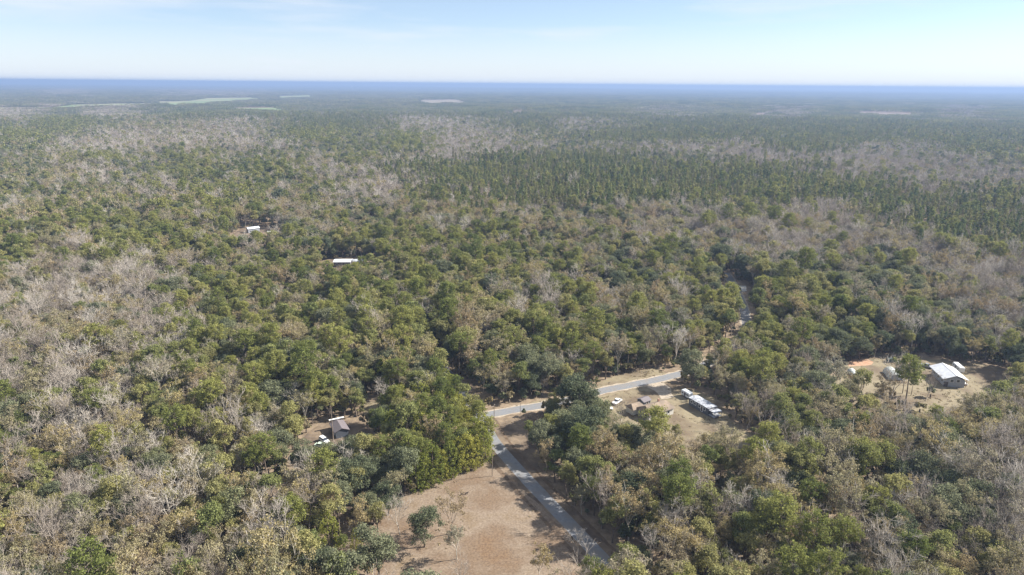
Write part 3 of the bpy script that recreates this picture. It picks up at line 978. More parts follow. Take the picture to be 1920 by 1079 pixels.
def mass(name, meshes, x, y, z, var, rot, sc, label, cat):
    me = bpy.data.meshes.new(name)
    me.vertices.add(len(x)); me.vertices.foreach_set('co', np.stack([x, y, z], 1).astype(np.float32).ravel())
    a = me.attributes.new('variant', 'INT', 'POINT'); a.data.foreach_set('value', var.astype(np.int32))
    a = me.attributes.new('turn', 'FLOAT_VECTOR', 'POINT'); a.data.foreach_set('vector', np.stack([rot * 0, rot * 0, rot], 1).astype(np.float32).ravel())
    a = me.attributes.new('size', 'FLOAT_VECTOR', 'POINT')
    a.data.foreach_set('vector', np.stack([sc[0], sc[0], sc[1]], 1).astype(np.float32).ravel())
    for m in meshes[0].materials: me.materials.append(m)
    o = link(name, me, kind='stuff', label=label, category=cat)
    md = o.modifiers.new('trees', 'NODES'); md.node_group = gn_group(name, meshes)
    return o

MASS_LABEL = {'G': ('pine_woods', "green pines filling the middle woods"), 'M': ('hardwood_woods', "olive green leafy trees filling the woods"),
              'O': ('oak_woods', "dark grey-green oaks filling the woods"), 'T': ('dry_woods', "tan dry-leaved trees filling the woods"),
              'B': ('bare_woods', "bare grey trees filling the woods"), 'C': ('cedar_woods', "dense cedars filling the woods"),
              'D': ('pine_plantation', "dark green pines of the plantation beyond the near woods")}
for c in KK:
    meshes = []; start = []
    for lod in range(3):
        start.append(len(meshes))
        meshes += [S.mesh(f"shape_{NAMES[c][0]}", SPEC[c][0]) for S in SOUP[c, lod]]
    sel = (K == KK.index(c)) & ~single
    x, y, s, r = X[sel], Y[sel], SC[sel], ROT[sel]
    d = np.hypot(x, y); lod = np.digitize(d, [650, 1350])
    nv = np.array([len(SOUP[c, l]) for l in range(3)])
    var = np.array(start)[lod] + rng.integers(0, 1000, len(x)) % nv[lod]
    zs = s * rng.uniform(.9, 1.12, len(x))
    mass(MASS_LABEL[c][0], meshes, x, y, np.zeros(len(x)), var, r, (s, zs), MASS_LABEL[c][1], 'woods')

# undergrowth: young trees and bushes between the trunks
rng2 = np.random.default_rng(77)
ux, uy = scatter(90, 620, 4.4, rng2); k = keep(ux, uy); ux, uy = ux[k], uy[k]
ush = [t_round(500 + i, 1, 3.6, 3.6, .2, 26, (1.1, 1.7), 1.0, 4).mesh("shape_bush", [BARK, m_]) for i, m_ in enumerate((L_BUSH, L_BUSH, L_OAK, L_TAN))]
us = rng2.uniform(.5, 1.5, len(ux))
mass("undergrowth", ush, ux, uy, np.zeros(len(ux)), rng2.integers(0, 4, len(ux)), rng2.uniform(0, 6.28, len(ux)), (us, us * rng2.uniform(.7, 1.3, len(ux))),
     "low brown and green brush between the trees", 'undergrowth')

# dry tufts that roughen the open ground
tx, ty = [], []
for P in (FIELD, HOUSE_LOT, BARN_LOT, CORNER, VERGE):
    a = np.array(P); n = int((np.ptp(a[:, 0])) * (np.ptp(a[:, 1])) / 3.2)
    x = rng2.uniform(a[:, 0].min(), a[:, 0].max(), n); y = rng2.uniform(a[:, 1].min(), a[:, 1].max(), n)
    k = inpoly(x, y, P) & (dist_line(x, y, MAIN_L) > 2.8) & (dist_line(x, y, SIDE_L) > 3.0)
    k &= (np.sin(x / 7 + 1.3 * np.sin(y / 11)) * np.sin(y / 9 + x / 23) + rng2.normal(0, .5, n)) > (1.0 if P is FIELD else .3)
    tx.append(x[k]); ty.append(y[k])
tx = np.concatenate(tx); ty = np.concatenate(ty)
def tuft(seed):
    rg = np.random.default_rng(seed); S = Soup()
    v, q, t = leaves(rg.uniform(-.5, .5, (5, 3)) * [1, 1, 0] + [0, 0, .08], np.full(5, .25), 5, .22, rg, .6, .6)
    S.add(v, q, 0, t); return S.mesh("shape_tuft", [L_TUFT])
ts = rng2.uniform(.4, 1.1, len(tx))
mass("grass_tufts", [tuft(i) for i in range(3)], tx, ty, np.full(len(tx), .03), rng2.integers(0, 3, len(tx)), rng2.uniform(0, 6.28, len(tx)), (ts, ts),
     "dry grass tufts and weeds over the open ground", 'grass')

# far woods: stands of trees, 70 m across
def stand(seed, mixk, n=120, size=72):
    rg = np.random.default_rng(seed); S = Soup(); cum = MIXM[mixk]
    mats = []; 
    for c in KK: mats += SPEC[c][0]
    for i in range(n):
        c = KK[min(int((rg.random() > cum).sum()), 6)]
        src = SOUP[c, 2][rg.integers(len(SOUP[c, 2]))]
        a = rg.uniform(0, 2 * pi); s = rg.uniform(.75, 1.15); p = rg.uniform(-size / 2, size / 2, 2)
        v = np.concatenate(src.v); q = np.concatenate(src.q); mi = np.concatenate(src.mi); t = np.concatenate(src.t)
        kq = (mi == 1) & (rg.random(len(q)) < .5)
        q = q[kq]; t = t[kq]
        if not len(q): continue
        used = np.unique(q); remap = np.zeros(len(v), int); remap[used] = np.arange(len(used)); v = v[used]; q = remap[q]
        ctr = v[q].mean(1, keepdims=True)
        vv = v.copy()
        R = np.array([[cos(a), -sin(a), 0], [sin(a), cos(a), 0], [0, 0, 1]])
        vv = vv @ R.T * s + np.array([p[0], p[1], 0])
        S.add(vv, q, KK.index(c) * 2 + 1, np.clip(t + rg.normal() * .25, 0, 1))
    me = S.mesh("shape_stand", mats)
    return me

XF, YF = scatter(2560, 8500, 60, rng); XG, YG = scatter(8500, 21000, 100, rng)
XF = np.concatenate([XF, XG]); YF = np.concatenate([YF, YG]); k = np.ones(len(XF), bool)
for P in FARM + FARM2 + CLEARCUT: k &= ~inpoly(XF, YF, P)
k &= dist_line(XF, YF, SWATH) > 20
XF, YF = XF[k], YF[k]
_, MF = kind_at(XF, YF, rng)
mk = list(MIX)
meshes = []
for j, m in enumerate(mk): meshes += [stand(900 + 10 * j + i, m) for i in range(2)]
var = MF * 2 + rng.integers(0, 2, len(XF))
patch = .85 + .3 * np.sin(XF / 310 + 1) * np.sin(YF / 420)
mass("distant_forest", meshes, XF, YF, hgt(XF, YF) - .5, var, rng.integers(0, 4, len(XF)) * pi / 2 + rng.uniform(-.2, .2, len(XF)),
     (np.where(np.hypot(XF, YF) > 8500, 1.55, 1.0), np.clip(patch + rng.normal(0, .12, len(XF)), .5, 1.3)), "blue-green forest stretching to the horizon", 'forest')

# ------------------------------------------------------------------ buildings, vehicles, poles
import bmesh
def plain(name, c, rough=.6, spec=.3, metal=0.0, var=.12, scale=2.0):
    lo = tuple(max(0, v * (1 - var)) for v in c); hi = tuple(min(1, v * (1 + var)) for v in c)
    return noise_mat(name, lo, hi, scale, 5, rough, .3, .7, spec, metal=metal)
M_WHITEROOF = noise_mat("white_metal_roof", (.50, .51, .53), (.64, .65, .66), .5, 8, .45, .35, .6, .5)
M_OLDROOF = noise_mat("weathered_metal_roof", (.20, .20, .22), (.46, .48, .51), .9, 8, .5, .4, .55, .5)
M_SHINGLE = noise_mat("tan_shingles", (.21, .16, .12), (.30, .235, .175), 1.2, 8, c3=(.18, .145, .115), scale3=.3)
M_GREYROOF = plain("mauve_grey_roof", (.15, .13, .135))
M_DARKWALL = plain("dark_wall", (.10, .11, .13))
M_GREYWALL = plain("grey_wall", (.36, .38, .42))
M_CREAM = plain("cream_wall", (.62, .60, .54))
M_TRIM = plain("white_trim", (.80, .80, .78))
M_GLASS = plain("dark_glass", (.03, .035, .045), .12, .8, 0, .05)
M_DOOR = plain("dark_door", (.09, .07, .06))
M_WOOD = noise_mat("weathered_wood", (.17, .13, .10), (.32, .26, .21), 4)
M_RUST = noise_mat("rusty_panel", (.30, .16, .11), (.48, .32, .25), 1.0)
M_TYRE = plain("rubber", (.025, .025, .027), .8)
M_HOOP = plain("translucent_film", (.50, .52, .48), .5, .3, 0, .15, .7)
M_BRUSH = noise_mat("dead_brush", (.20, .17, .16), (.36, .32, .31), 2.0)
def paint(name, c): return plain(name, c, .3, .6, .0, .03)
P_WHITE = paint("white_paint", (.80, .80, .79)); P_SILVER = paint("silver_paint", (.60, .62, .64))
P_DARK = paint("dark_paint", (.05, .055, .065)); P_GREEN = paint("dark_green_paint", (.04, .08, .075)); P_PALEG = paint("pale_green_paint", (.50, .60, .48))
P_GREY = paint("grey_paint", (.25, .26, .28))

class MB:
    def __init__(s): s.bm = bmesh.new()
    def box(s, x0, x1, y0, y1, z0, z1, taper=0, bev=0):
        v = [s.bm.verts.new(p) for p in ((x0, y0, z0), (x1, y0, z0), (x1, y1, z0), (x0, y1, z0),
             (x0 + taper, y0 + taper, z1), (x1 - taper, y0 + taper, z1), (x1 - taper, y1 - taper, z1), (x0 + taper, y1 - taper, z1))]
        fs = [s.bm.faces.new([v[i] for i in q]) for q in ((0, 3, 2, 1), (4, 5, 6, 7), (0, 1, 5, 4), (1, 2, 6, 5), (2, 3, 7, 6), (3, 0, 4, 7))]
        if bev:
            es = {e for f in fs for e in f.edges}
            bmesh.ops.bevel(s.bm, geom=list(es), offset=bev, segments=2, affect='EDGES')
        return s
    def prof(s, pts, y0, y1):
        """outline in x-z carried from y0 to y1"""
        a = [s.bm.verts.new((x, y0, z)) for x, z in pts]; b = [s.bm.verts.new((x, y1, z)) for x, z in pts]
        n = len(pts)
        s.bm.faces.new(a); s.bm.faces.new(b[::-1])
        for i in range(n): s.bm.faces.new((a[i], b[i], b[(i + 1) % n], a[(i + 1) % n]))
        return s
    def cyl(s, p, q, r0, r1=None, n=10):
        r1 = r0 if r1 is None else r1
        p = Vector(p); q = Vector(q); d = (q - p); L = d.length
        m = Matrix.Translation((p + q) / 2) @ d.to_track_quat('Z', 'Y').to_matrix().to_4x4()
        bmesh.ops.create_cone(s.bm, cap_ends=True, segments=n, radius1=r0, radius2=r1, depth=L, matrix=m)
        return s
    def hip(s, x0, x1, y0, y1, z0, z1, ins):
        v = [s.bm.verts.new(p) for p in ((x0, y0, z0), (x1, y0, z0), (x1, y1, z0), (x0, y1, z0), (x0 + ins, (y0 + y1) / 2, z1), (x1 - ins, (y0 + y1) / 2, z1))]
        for q in ((0, 3, 2, 1), (0, 1, 5, 4), (1, 2, 5), (2, 3, 4, 5), (3, 0, 4)): s.bm.faces.new([v[i] for i in q])
        return s
    def build(s, name, mat, parent=None):
        bmesh.ops.recalc_face_normals(s.bm, faces=s.bm.faces)
        me = bpy.data.meshes.new(name); s.bm.to_mesh(me); s.bm.free(); me.materials.append(mat)
        return link(name, me, parent)

def thing(name, label, cat, x, y, rot=0, group=None, z=0):
    e = bpy.data.objects.new(name, None); COL.objects.link(e); e.location = (x, y, z); e.rotation_euler = (0, 0, rot)
    e['label'] = label; e['category'] = cat
    if group: e['group'] = group
    return e

def gable_roof(e, L, W, ze, zr, th, mat, over=.4, name='roof'):
    """ridge along x"""
    m = MB(); w = W / 2
    m.prof([(-w, ze), (0, zr), (w, ze), (w, ze - th), (0, zr - th), (-w, ze - th)], -L / 2, L / 2)
    for v in m.bm.verts: v.co = Vector((v.co.y, v.co.x, v.co.z))
    return m.build(name, mat, e)

def gable_body(e, L, W, h, hr, mat, name='wall'):
    m = MB(); w = W / 2
    m.prof([(-w, -.2), (-w, h), (0, hr), (w, h), (w, -.2)], -L / 2, L / 2)
    for v in m.bm.verts: v.co = Vector((v.co.y, v.co.x, v.co.z))
    return m.build(name, mat, e)

def opening(e, name, x0, x1, y, z0, z1, mat, trim=True, ax='x', side=-1, t=.06):
    """window or door set proud on a wall; ax: direction along the wall"""
    o = .05 * side
    m = MB()
    if ax == 'x': m.box(x0, x1, min(y, y + o), max(y, y + o), z0, z1)
    else: m.box(min(y, y + o), max(y, y + o), x0, x1, z0, z1)
    w = m.build(name, mat, e)
    if trim:
        f = MB(); o2 = .08 * side; a, b = min(y, y + o2), max(y, y + o2)
        for (p, q, r, s_) in ((x0 - .12, x0, z0, z1), (x1, x1 + .12, z0, z1), (x0 - .12, x1 + .12, z1, z1 + .12), (x0 - .12, x1 + .12, z0 - .12, z0)):
            f.box(p, q, a, b, r, s_) if ax == 'x' else f.box(a, b, p, q, r, s_)
        f.build('frame', M_TRIM, w)
    return w

def axis(p, q):  # centre, heading, length
    return (p[0] + q[0]) / 2, (p[1] + q[1]) / 2, atan2(q[1] - p[1], q[0] - p[0]), hypot(q[0] - p[0], q[1] - p[1])

# white-roofed barn: ridge from far to near end, seen at ridge height
rf = U(1766.6, 681.1, 5.2); rn = U(1794.7, 705.9, 5.2); el = U(1743.6, 686.7, 3.4); er = U(1814.4, 713.4, 3.4); eln = U(1771.7, 711.1, 3.4)
bx, by, ba, bL = axis(rf, rn)
nrm = (-sin(ba), cos(ba))
wl = abs((el[0] - rf[0]) * nrm[0] + (el[1] - rf[1]) * nrm[1]); wr_ = abs((er[0] - rn[0]) * nrm[0] + (er[1] - rn[1]) * nrm[1])
BW = wl + wr_
BW = min(max(BW, 10), 15)
barn = thing('barn', "grey barn with a big white metal gable roof in the right-hand clearing", 'barn', bx, by, ba)
gable_body(barn, bL - 1.2, BW - 2.4, 3.2, 4.7, M_GREYWALL)
rf_ = gable_roof(barn, bL, BW, 3.55, 5.35, .14, M_WHITEROOF)
m = MB(); m.box(-bL / 2, bL / 2, -.14, .14, 5.33, 5.42); m.build('ridge_cap', M_TRIM, rf_)
xw = (bL - 1.2) / 2
opening(barn, 'window', -1.9, -.7, xw, 2.2, 3.3, M_GLASS, True, 'y', 1)
opening(barn, 'window', .5, 1.7, xw, 2.2, 3.3, M_GLASS, True, 'y', 1)
opening(barn, 'door', -4.2, -2.6, xw, 0, 2.2, M_DOOR, False, 'y', 1)
yw = (BW - 2.4) / 2
for a in (-4, 0, 4): opening(barn, 'window', a - .6, a + .6, -yw, 1.2, 2.2, M_GLASS, True, 'x', -1)
for a in (-.42, -.14, .14, .42): 
    m = MB(); m.box(a * bL - .1, a * bL + .1, BW / 2 - .5, BW / 2 - .3, -.2, 3.5); m.build('post', M_RUST, barn)

# brown-roofed house
A = U(1192, 764, 2.7); B = U(1221, 779, 2.7); C_ = U(1264, 766, 2.7)
hx_, hy_, ha, hL = axis(B, C_)
W_ = hypot(A[0] - B[0], A[1] - B[1])
hL = max(hL, 13); W_ = max(min(W_, 10), 8)
cxh = hx_ - sin(ha) * W_ / 2; cyh = hy_ + cos(ha) * W_ / 2
house = thing('house', "low house with tan hipped roof, part hidden by trees, beside two white cars", 'house', cxh, cyh, ha)
m = MB(); m.box(-hL / 2 + .5, hL / 2 - .5, -W_ / 2 + .5, W_ / 2 - .5, -.2, 2.65); m.build('wall', M_CREAM, house)
m = MB(); m.hip(-hL / 2, hL / 2, -W_ / 2, W_ / 2, 2.66, 4.7, 1.4); r_ = m.build('roof', M_SHINGLE, house)
m = MB(); m.box(2.2, 2.8, 1.0, 1.6, 3.4, 5.2); m.build('chimney', M_RUST, r_)
for a in (-4.6, -1.6, 3.4): opening(house, 'window', a - .6, a + .6, -W_ / 2 + .5, 1.0, 2.1, M_GLASS)
d_ = opening(house, 'door', .6, 1.5, -W_ / 2 + .5, 0, 2.1, M_DOOR)
for a in (-1.6, 1.6): opening(house, 'window', a - .6, a + .6, -hL / 2 + .5, 1.0, 2.1, M_GLASS, True, 'y', -1)
m = MB(); m.hip(-3.2, 3.2, -2.6, 2.6, 2.5, 3.9, 1.2)
for v in m.bm.verts: v.co += Vector((-hL / 2 + 1.0, W_ / 2 + 1.2, -.1))
m.build('wing_roof', M_SHINGLE, house)
m = MB(); m.box(-hL / 2 - 1.7, -hL / 2 + 3.7, W_ / 2 - .7, W_ / 2 + 3.3, -.2, 2.38); m.build('wing_wall', M_CREAM, house)

sx, sy = U(1207, 758)
shed = thing('shed', "small shed with mauve-grey roof at the back left corner of the brown-roofed house", 'shed', sx, sy, ha + .1)
gable_body(shed, 3.8, 3.4, 2.0, 2.7, M_DARKWALL); gable_roof(shed, 4.4, 4.2, 2.05, 2.9, .1, M_GREYROOF)
opening(shed, 'door', -.5, .5, -1.7, 0, 1.8, M_DOOR)

# mobile home
p = U(1302, 744.5, 3.2); q = U(1334.5, 763, 3.2)
mx_, my_, ma, mL = axis(p, q)
mL *= 1.12
mh = thing('mobile_home', "long grey mobile home with patchy pale metal roof and dark long side", 'mobile home', mx_, my_, ma)
m = MB(); m.box(-mL / 2, mL / 2, -2.1, 2.1, .5, 3.05); m.build('wall', M_DARKWALL, mh)
m = MB(); m.prof([(-2.3, 3.07), (0, 3.42), (2.3, 3.07), (2.3, 2.97), (-2.3, 2.97)], -mL / 2 - .15, mL / 2 + .15)
for v in m.bm.verts: v.co = Vector((v.co.y, v.co.x, v.co.z + .1))
m.build('roof', M_OLDROOF, mh)
m = MB(); m.box(-mL / 2 + .1, mL / 2 - .1, -2.0, 2.0, -.1, .49); m.build('skirting', M_DARKWALL, mh)
for a in (-.36, -.18, .05, .3): opening(mh, 'window', a * mL - .5, a * mL + .5, -2.1, 1.5, 2.5, M_GLASS)
opening(mh, 'door', mL * .13, mL * .13 + .9, -2.1, .55, 2.5, M_DOOR)
opening(mh, 'window', -.7, .7, mL / 2, 1.4, 2.5, M_GLASS, True, 'y', 1)
m = MB(); m.box(mL / 2 + .02, mL / 2 + 3.0, -1.9, 1.9, .55, .7); m.box(mL / 2 + 2.8, mL / 2 + 2.92, -1.8, -1.68, -.1, 2.5); m.box(mL / 2 + 2.8, mL / 2 + 2.92, 1.68, 1.8, -.1, 2.5)
m.box(mL / 2 + .1, mL / 2 + 3.1, -2.0, 2.0, 2.5, 2.6); m.build('porch', M_OLDROOF, mh)

def camper(px_, py_, rot, label, L=6.0, mat=None):
    x, y = U(px_, py_); e = thing('camper', label, 'camper', x, y, rot)
    m = MB(); m.box(-L / 2, L / 2, -1.15, 1.15, .55, 2.7, 0, .18); m.build('body', mat or P_WHITE, e)
    for a in (-.28, .05, .3): opening(e, 'window', a * L - .4, a * L + .4, -1.15, 1.5, 2.1, M_GLASS, False, 'x', -1)
    opening(e, 'door', -.2 * L + .5, -.2 * L + 1.2, -1.15, .7, 2.3, M_GREYROOF, False)
    for sy_ in (-1, 1):
        w = MB(); w.cyl((.2, sy_ * 1.05, .38), (.2, sy_ * .8, .38), .38, n=14); w.build('wheel', M_TYRE, e)
    w = MB(); w.cyl((L / 2, 0, .55), (L / 2 + 1.1, 0, .5), .06, n=6); w.build('hitch', P_DARK, e)
    return e
camper(1287.5, 745, ma, "small grey-white camper behind the upper end of the mobile home", 4.6, P_SILVER)

def car(px_, py_, rot, label, pmat, kind='suv', group=None):
    x, y = U(px_, py_); e = thing('parked_car', label, 'car', x, y, rot, group)
    if kind == 'suv':
        body = [(-2.25, .35), (-2.3, .95), (-2.2, 1.08), (1.1, 1.10), (2.15, .92), (2.28, .6), (2.25, .35)]
        cab = [(-2.15, 1.08), (-1.95, 1.66), (.35, 1.70), (1.15, 1.10)]
    elif kind == 'pickup':
        body = [(-2.7, .45), (-2.72, 1.05), (-.7, 1.08), (-.7, 1.12), (1.25, 1.12), (2.5, 1.02), (2.65, .7), (2.6, .45)]
        cab = [(-.85, 1.1), (-.7, 1.75), (.55, 1.78), (1.3, 1.12)]
    else:
        body = [(-2.2, .3), (-2.25, .8), (-2.1, .95), (1.0, .95), (2.1, .82), (2.25, .55), (2.2, .3)]
        cab = [(-1.75, .94), (-1.0, 1.42), (.3, 1.45), (1.1, .95)]
    m = MB(); m.prof(body, -.9, .9); bmesh.ops.bevel(m.bm, geom=list(m.bm.edges), offset=.07, segments=2, affect='EDGES'); m.build('body', pmat, e)
    m = MB(); m.prof(cab, -.76, .76); m.build('window', M_GLASS, e)
    zt_ = max(c[1] for c in cab); xa = cab[1][0]; xb = cab[2][0]
    m = MB(); m.box(xa - .02, xb + .02, -.74, .74, zt_ - .03, zt_ + .04, .03); m.build('roof', pmat, e)
    wb = 1.4 if kind != 'pickup' else 1.65
    for a in (-wb, wb):
        for b in (-1, 1):
            w = MB(); w.cyl((a, b * .93, .34), (a, b * .68, .34), .34, n=14); w.build('wheel', M_TYRE, e)
    xf = max(c[0] for c in body) - .06
    for b in (-.68, .68):
        w = MB(); w.box(xf, xf + .06, b - .16, b + .16, .62, .78); w.build('headlight', M_TRIM, e)
    return e
car(608, 829, -.75, "white car parked in the cabin's dirt yard, left of the tall pole", P_WHITE, 'suv')
car(602, 838, -.2, "pale green car half hidden under trees below the white car", P_PALEG, 'sedan')
car(1138, 769, .12, "white car parked on the tan yard left of the brown-roofed house", P_WHITE, 'sedan')
car(1157, 756, .9, "white pickup truck behind the white car on the yard, its windows dark", P_WHITE, 'pickup')
car(1671, 679, .1, "dark green car parked before the dark tree line left of the barn", P_GREEN, 'suv')
car(1722, 688, -.2, "dark car, left one of two parked just left of the barn roof", P_DARK, 'sedan')
car(1737, 689, -.9, "grey-black pickup parked against the left corner of the barn", P_GREY, 'pickup')
car(1802, 722, -.1, "white car parked under the near gable of the barn", P_WHITE, 'sedan')
camper(1796, 695, ba, "white camper parked on the far right side of the barn", 7.0)

def hoop(pa, pb, r, label):
    a = U(*pa, r * .8); b = U(*pb, r * .8); x, y, an, L = axis(a, b)
    e = thing('hoop_shed', label, 'hoop shed', x, y, an)
    m = MB(); pts = [(r * cos(t), r * 1.05 * sin(t)) for t in np.linspace(0, pi, 15)]
    pts2 = [((r - .06) * cos(t), (r - .06) * 1.05 * sin(t)) for t in np.linspace(pi, 0, 15)]
    m.prof(pts + pts2, -L / 2, L / 2)
    for v in m.bm.verts: v.co = Vector((v.co.y, v.co.x, v.co.z))
    m.build('cover', M_HOOP, e)
    for s_ in (-1, 1):
        m = MB(); m.prof([(x_ * .97, z_ * .97) for x_, z_ in pts], s_ * (L / 2 - .3) - .03, s_ * (L / 2 - .3) + .03)
        for v in m.bm.verts: v.co = Vector((v.co.y, v.co.x, v.co.z))
        m.build('end_wall', M_DARKWALL if s_ < 0 else M_GREYWALL, e)
    m = MB()
    for k in range(5):
        xx = -L / 2 + L * (k + .5) / 5
        p_ = [((r + .05) * cos(t), (r + .05) * 1.05 * sin(t)) for t in np.linspace(0, pi, 9)]
        for u, w in zip(p_[:-1], p_[1:]): m.cyl((xx, u[0], u[1]), (xx, w[0], w[1]), .05, n=5)
    m.build('hoop', P_SILVER, e)
    return e
hoop((1596, 692), (1614, 713), 1.7, "narrow pale hoop shed, the left one in the barn clearing")
hoop((1668, 690), (1682, 705), 2.6, "wide white hoop shed with dark end, between left hoop shed and barn")

# cabin in the woods
cx_, cy_ = U(637, 812)
cab = thing('cabin', "small brown cabin with dull roof and a white roof edge, right of the tall pole", 'cabin', cx_, cy_, radians(118))
gable_body(cab, 7.6, 4.4, 2.5, 3.5, M_DARKWALL); r_ = gable_roof(cab, 8.2, 5.4, 2.6, 3.75, .12, M_GREYROOF)
m = MB(); m.box(3.4, 4.12, -2.7, 2.7, 3.86, 3.98); m.build('white_panel', M_TRIM, r_)
opening(cab, 'window', -2.4, -1.4, 2.2, 1.0, 2.0, M_GLASS, True, 'x', 1); opening(cab, 'door', .4, 1.4, 2.2, 0, 2.05, M_DOOR, True, 'x', 1)

def far_house(name, cat, px_, py_, rot, L, W, h, rm, wm, label, hr=1.2):
    x, y = U(px_, py_, h); e = thing(name, label, cat, x, y, rot)
    gable_body(e, L - .8, W - .8, h, h + hr - .15, wm); gable_roof(e, L, W, h + .05, h + hr, .12, rm)
    for a in (-.28, .2): opening(e, 'window', a * L - .6, a * L + .6, -(W - .8) / 2, 1.0, 2.1, M_GLASS)
    opening(e, 'door', -.5, .5, -(W - .8) / 2, 0, 2.1, M_DOOR)
    return e
far_house('house', 'house', 643, 489, .06, 12, 9, 3.4, M_WHITEROOF, M_GREYROOF, "house with white roof among the middle woods, left of centre", .8)
far_house('shed', 'shed', 672, 489, .2, 8, 5, 2.6, M_OLDROOF, M_RUST, "low shed with streaked pale roof right of the white-roofed house")
far_house('shed', 'shed', 474, 428, .65, 10, 6, 3.4, M_WHITEROOF, M_GREYWALL, "shed with bright white roof, farthest up of the three far left buildings")
far_house('shed', 'shed', 512, 436, .1, 9, 5.5, 3.0, M_WHITEROOF, M_RUST, "shed with white roof and rusty wall, right one of three far left buildings")
far_house('house', 'house', 452, 453, -.25, 11, 6, 3.0, M_CREAM, M_CREAM, "pale low building, nearest of the three far left buildings")
far_house('house', 'house', 716, 443, .3, 9, 8, 3.0, M_SHINGLE, M_CREAM, "house with tan roof above the pines, behind the white-roofed house")
far_house('house', 'house', 1752, 596, -.2, 14, 8, 3.5, M_OLDROOF, M_GREYWALL, "pale grey roof glimpsed through trees far behind the barn")
far_house('shed', 'shed', 1594, 537, .2, 6, 4, 3.0, M_WHITEROOF, M_CREAM, "tiny white roof deep in the woods behind the hoop sheds")

# water tower
wx, wy = U(660, 168.3)
wt = thing('water_tower', "white water tower standing tiny on the far horizon", 'water tower', wx, wy)
m = MB(); m.cyl((0, 0, -2), (0, 0, 50), 3.0, 2.4, 12); m.cyl((0, 0, -2), (0, 0, 6), 6.0, 3.2, 12); m.build('column', M_TRIM, wt)
m = MB(); bmesh.ops.create_uvsphere(m.bm, u_segments=20, v_segments=12, radius=11); 
for v in m.bm.verts: v.co.z = v.co.z * .8 + 58
m.build('tank', M_TRIM, wt)

def pole(px_, py_, h, label, lamp=False, arm=True, rot=.4, r=.15, name='utility_pole', cat='utility pole'):
    x, y = U(px_, py_); e = thing(name, label, cat, x, y, rot)
    m = MB(); m.cyl((0, 0, -.4), (0, 0, h), r, r * .65, 10); m.build('pole', M_WOOD, e)
    if arm:
        m = MB(); m.box(-1.1, 1.1, .12, .24, h - .7, h - .56); c_ = m.build('crossarm', M_WOOD, e)
        for a in (-.95, 0, .95):
            m = MB(); m.cyl((a, .18, h - .56), (a, .18, h - .3), .06, .03, 8); m.build('insulator', P_SILVER, c_)
    if lamp:
        m = MB(); m.cyl((0, 0, h - .5), (-1.0, 0, h - .1), .04, n=6); m.build('bracket', P_SILVER, e)
        m = MB(); m.cyl((-1.0, 0, h - .3), (-1.0, 0, h - .02), .24, .14, 10); m.build('lamp_head', P_SILVER, e)
        m = MB(); m.cyl((.38, 0, h - 1.6), (.38, 0, h - .7), .24, n=12); m.build('transformer', P_WHITE, e)
    return e
pole(923, 893, 9.0, "thin pole at the top of the tan field, its shadow pointing left", arm=False, r=.12)
pole(926.5, 798, 8.5, "utility pole at the road junction", rot=1.2)
pole(975.5, 778, 5.0, "short post beside the side road right of the junction", arm=False, r=.1, name='post', cat='post')
pole(625, 826, 12.0, "tall wooden pole between white car and cabin", arm=False, r=.17)
pole(637.5, 1006, 10.0, "pole with grey-white lamp and transformer left of the tan field", lamp=True, arm=False)
pole(640.5, 1050, 5.0, "leaning-shadow wooden post, lower of two left of the grey-green oak", arm=False, r=.09, name='post', cat='post')
pole(665.5, 1038, 5.0, "wooden post, upper of two beside the grey-green oak", arm=False, r=.09, name='post', cat='post')

x, y = U(1122, 766)
e = thing('gas_tank', "small white gas tank on the grass left of the white car", 'gas tank', x, y, .3)
m = MB(); m.cyl((-.9, 0, .75), (.9, 0, .75), .48, n=16); m.cyl((.9, 0, .75), (1.15, 0, .75), .48, .2, 16); m.cyl((-.9, 0, .75), (-1.15, 0, .75), .48, .2, 16); m.build('tank', P_WHITE, e)
for a in (-.6, .6):
    m = MB(); m.box(a - .08, a + .08, -.4, .4, 0, .35); m.build('foot', M_GREYWALL, e)
m = MB(); m.cyl((0, 0, 1.2), (0, 0, 1.38), .16, n=10); m.build('valve_cap', P_WHITE, e)

def brush(px_, py_, w, label, seed):
    x, y = U(px_, py_); rg = np.random.default_rng(seed); n = 160
    a = rg.uniform(0, 2 * pi, n); r = w * rg.random(n) ** .5
    p0 = np.stack([np.cos(a) * r, np.sin(a) * r * .6, rg.random(n) * .9 * (1 - r / w) + .05], 1)
    d = unit(rg.normal(size=(n, 3)) * [1, 1, .35]); L_ = rg.uniform(.5, 1.3, n)[:, None]
    v, q = tubes(p0 - d * L_, p0 + d * L_, np.full(n, .06), np.full(n, .04), 4)
    v[:, 2] = np.abs(v[:, 2])
    o = link('brush_pile', mesh_from('brush_pile', v, [q], [M_BRUSH]), None, label=label, category='brush pile'); o.location = (x, y, 0)
brush(1692, 693.5, 3.2, "grey pile of cut brush at the foot of the small conical cedar", 3)

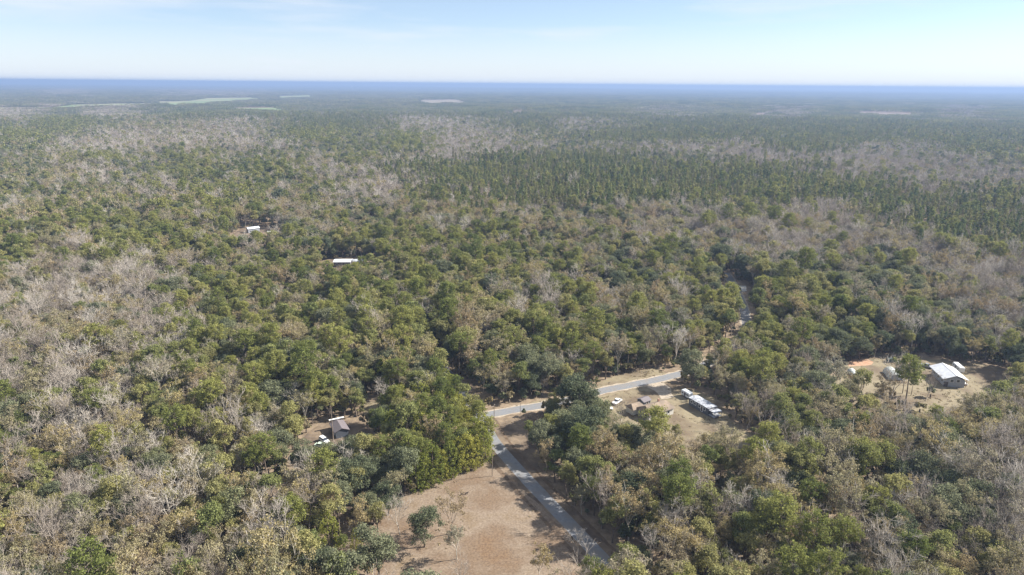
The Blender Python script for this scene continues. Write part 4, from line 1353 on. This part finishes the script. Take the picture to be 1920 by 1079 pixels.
def beast(px_, py_, rot, label):
    """small dark four-legged animal, one skinned body"""
    x, y = U(px_, py_)
    P = [(0, 0, .48, .15), (.26, 0, .50, .14), (.42, 0, .56, .09), (.52, 0, .70, .07), (.62, 0, .70, .06), (.74, 0, .67, .035),      # pelvis.. chest, neck, head, muzzle
         (-.22, 0, .47, .13), (-.36, 0, .52, .03), (-.5, 0, .44, .02)]
    E = [(0, 1), (1, 2), (2, 3), (3, 4), (4, 5), (0, 6), (6, 7), (7, 8)]
    for s_ in (-1, 1):
        i = len(P); P += [(.30, s_ * .08, .30, .05), (.28, s_ * .08, .15, .032), (.31, s_ * .08, .02, .03)]; E += [(1, i), (i, i + 1), (i + 1, i + 2)]
        i = len(P); P += [(-.20, s_ * .08, .30, .06), (-.30, s_ * .08, .17, .03), (-.25, s_ * .08, .02, .03)]; E += [(6, i), (i, i + 1), (i + 1, i + 2)]
        i = len(P); P += [(.57, s_ * .06, .80, .02)]; E += [(3, i)]
    me = bpy.data.meshes.new('animal'); me.from_pydata([p[:3] for p in P], E, [])
    o = link('animal', me, None, label=label, category='animal')
    sk = o.modifiers.new('skin', 'SKIN')
    for k, p in enumerate(P):
        me.skin_vertices[0].data[k].radius = (p[3], p[3]) if me.skin_vertices else (.1, .1)
    if me.skin_vertices: me.skin_vertices[0].data[0].use_root = True
    sb = o.modifiers.new('sub', 'SUBSURF'); sb.levels = 1; sb.render_levels = 1
    me.materials.append(M_DARKFUR)
    o.location = (x, y, 0); o.rotation_euler = (0, 0, rot); o.scale = (1.15,) * 3
    return o
M_DARKFUR = plain("dark_coat", (.03, .025, .022), .8)
beast(865.5, 929.5, .3, "small dark animal in the tan field, left one of the pair")
beast(874.5, 927.5, .25, "small dark animal in the tan field, right one of the pair")


# ------------------------------------------------------------------ haze
def haze():
    m = bpy.data.materials.new("haze"); m.use_nodes = True
    n = m.node_tree; n.nodes.clear()
    out = n.nodes.new("ShaderNodeOutputMaterial"); v = n.nodes.new("ShaderNodeVolumePrincipled")
    v.inputs['Color'].default_value = (.31, .43, .67, 1)
    v.inputs['Density'].default_value = HAZE_DENSITY
    v.inputs['Anisotropy'].default_value = .1
    n.links.new(v.outputs[0], out.inputs['Volume'])
    R = 45000; z0, z1 = -26, 136
    vs = [(-R, -R, z0), (R, -R, z0), (R, R, z0), (-R, R, z0), (-R, -R, z1), (R, -R, z1), (R, R, z1), (-R, R, z1)]
    me = bpy.data.meshes.new("haze")
    me.from_pydata(vs, [], [(0, 3, 2, 1), (4, 5, 6, 7), (0, 1, 5, 4), (1, 2, 6, 5), (2, 3, 7, 6), (3, 0, 4, 7)])
    me.materials.append(m)
    link("haze", me, kind='stuff', label="pale blue haze lying over the distant forest", category='haze')
haze()
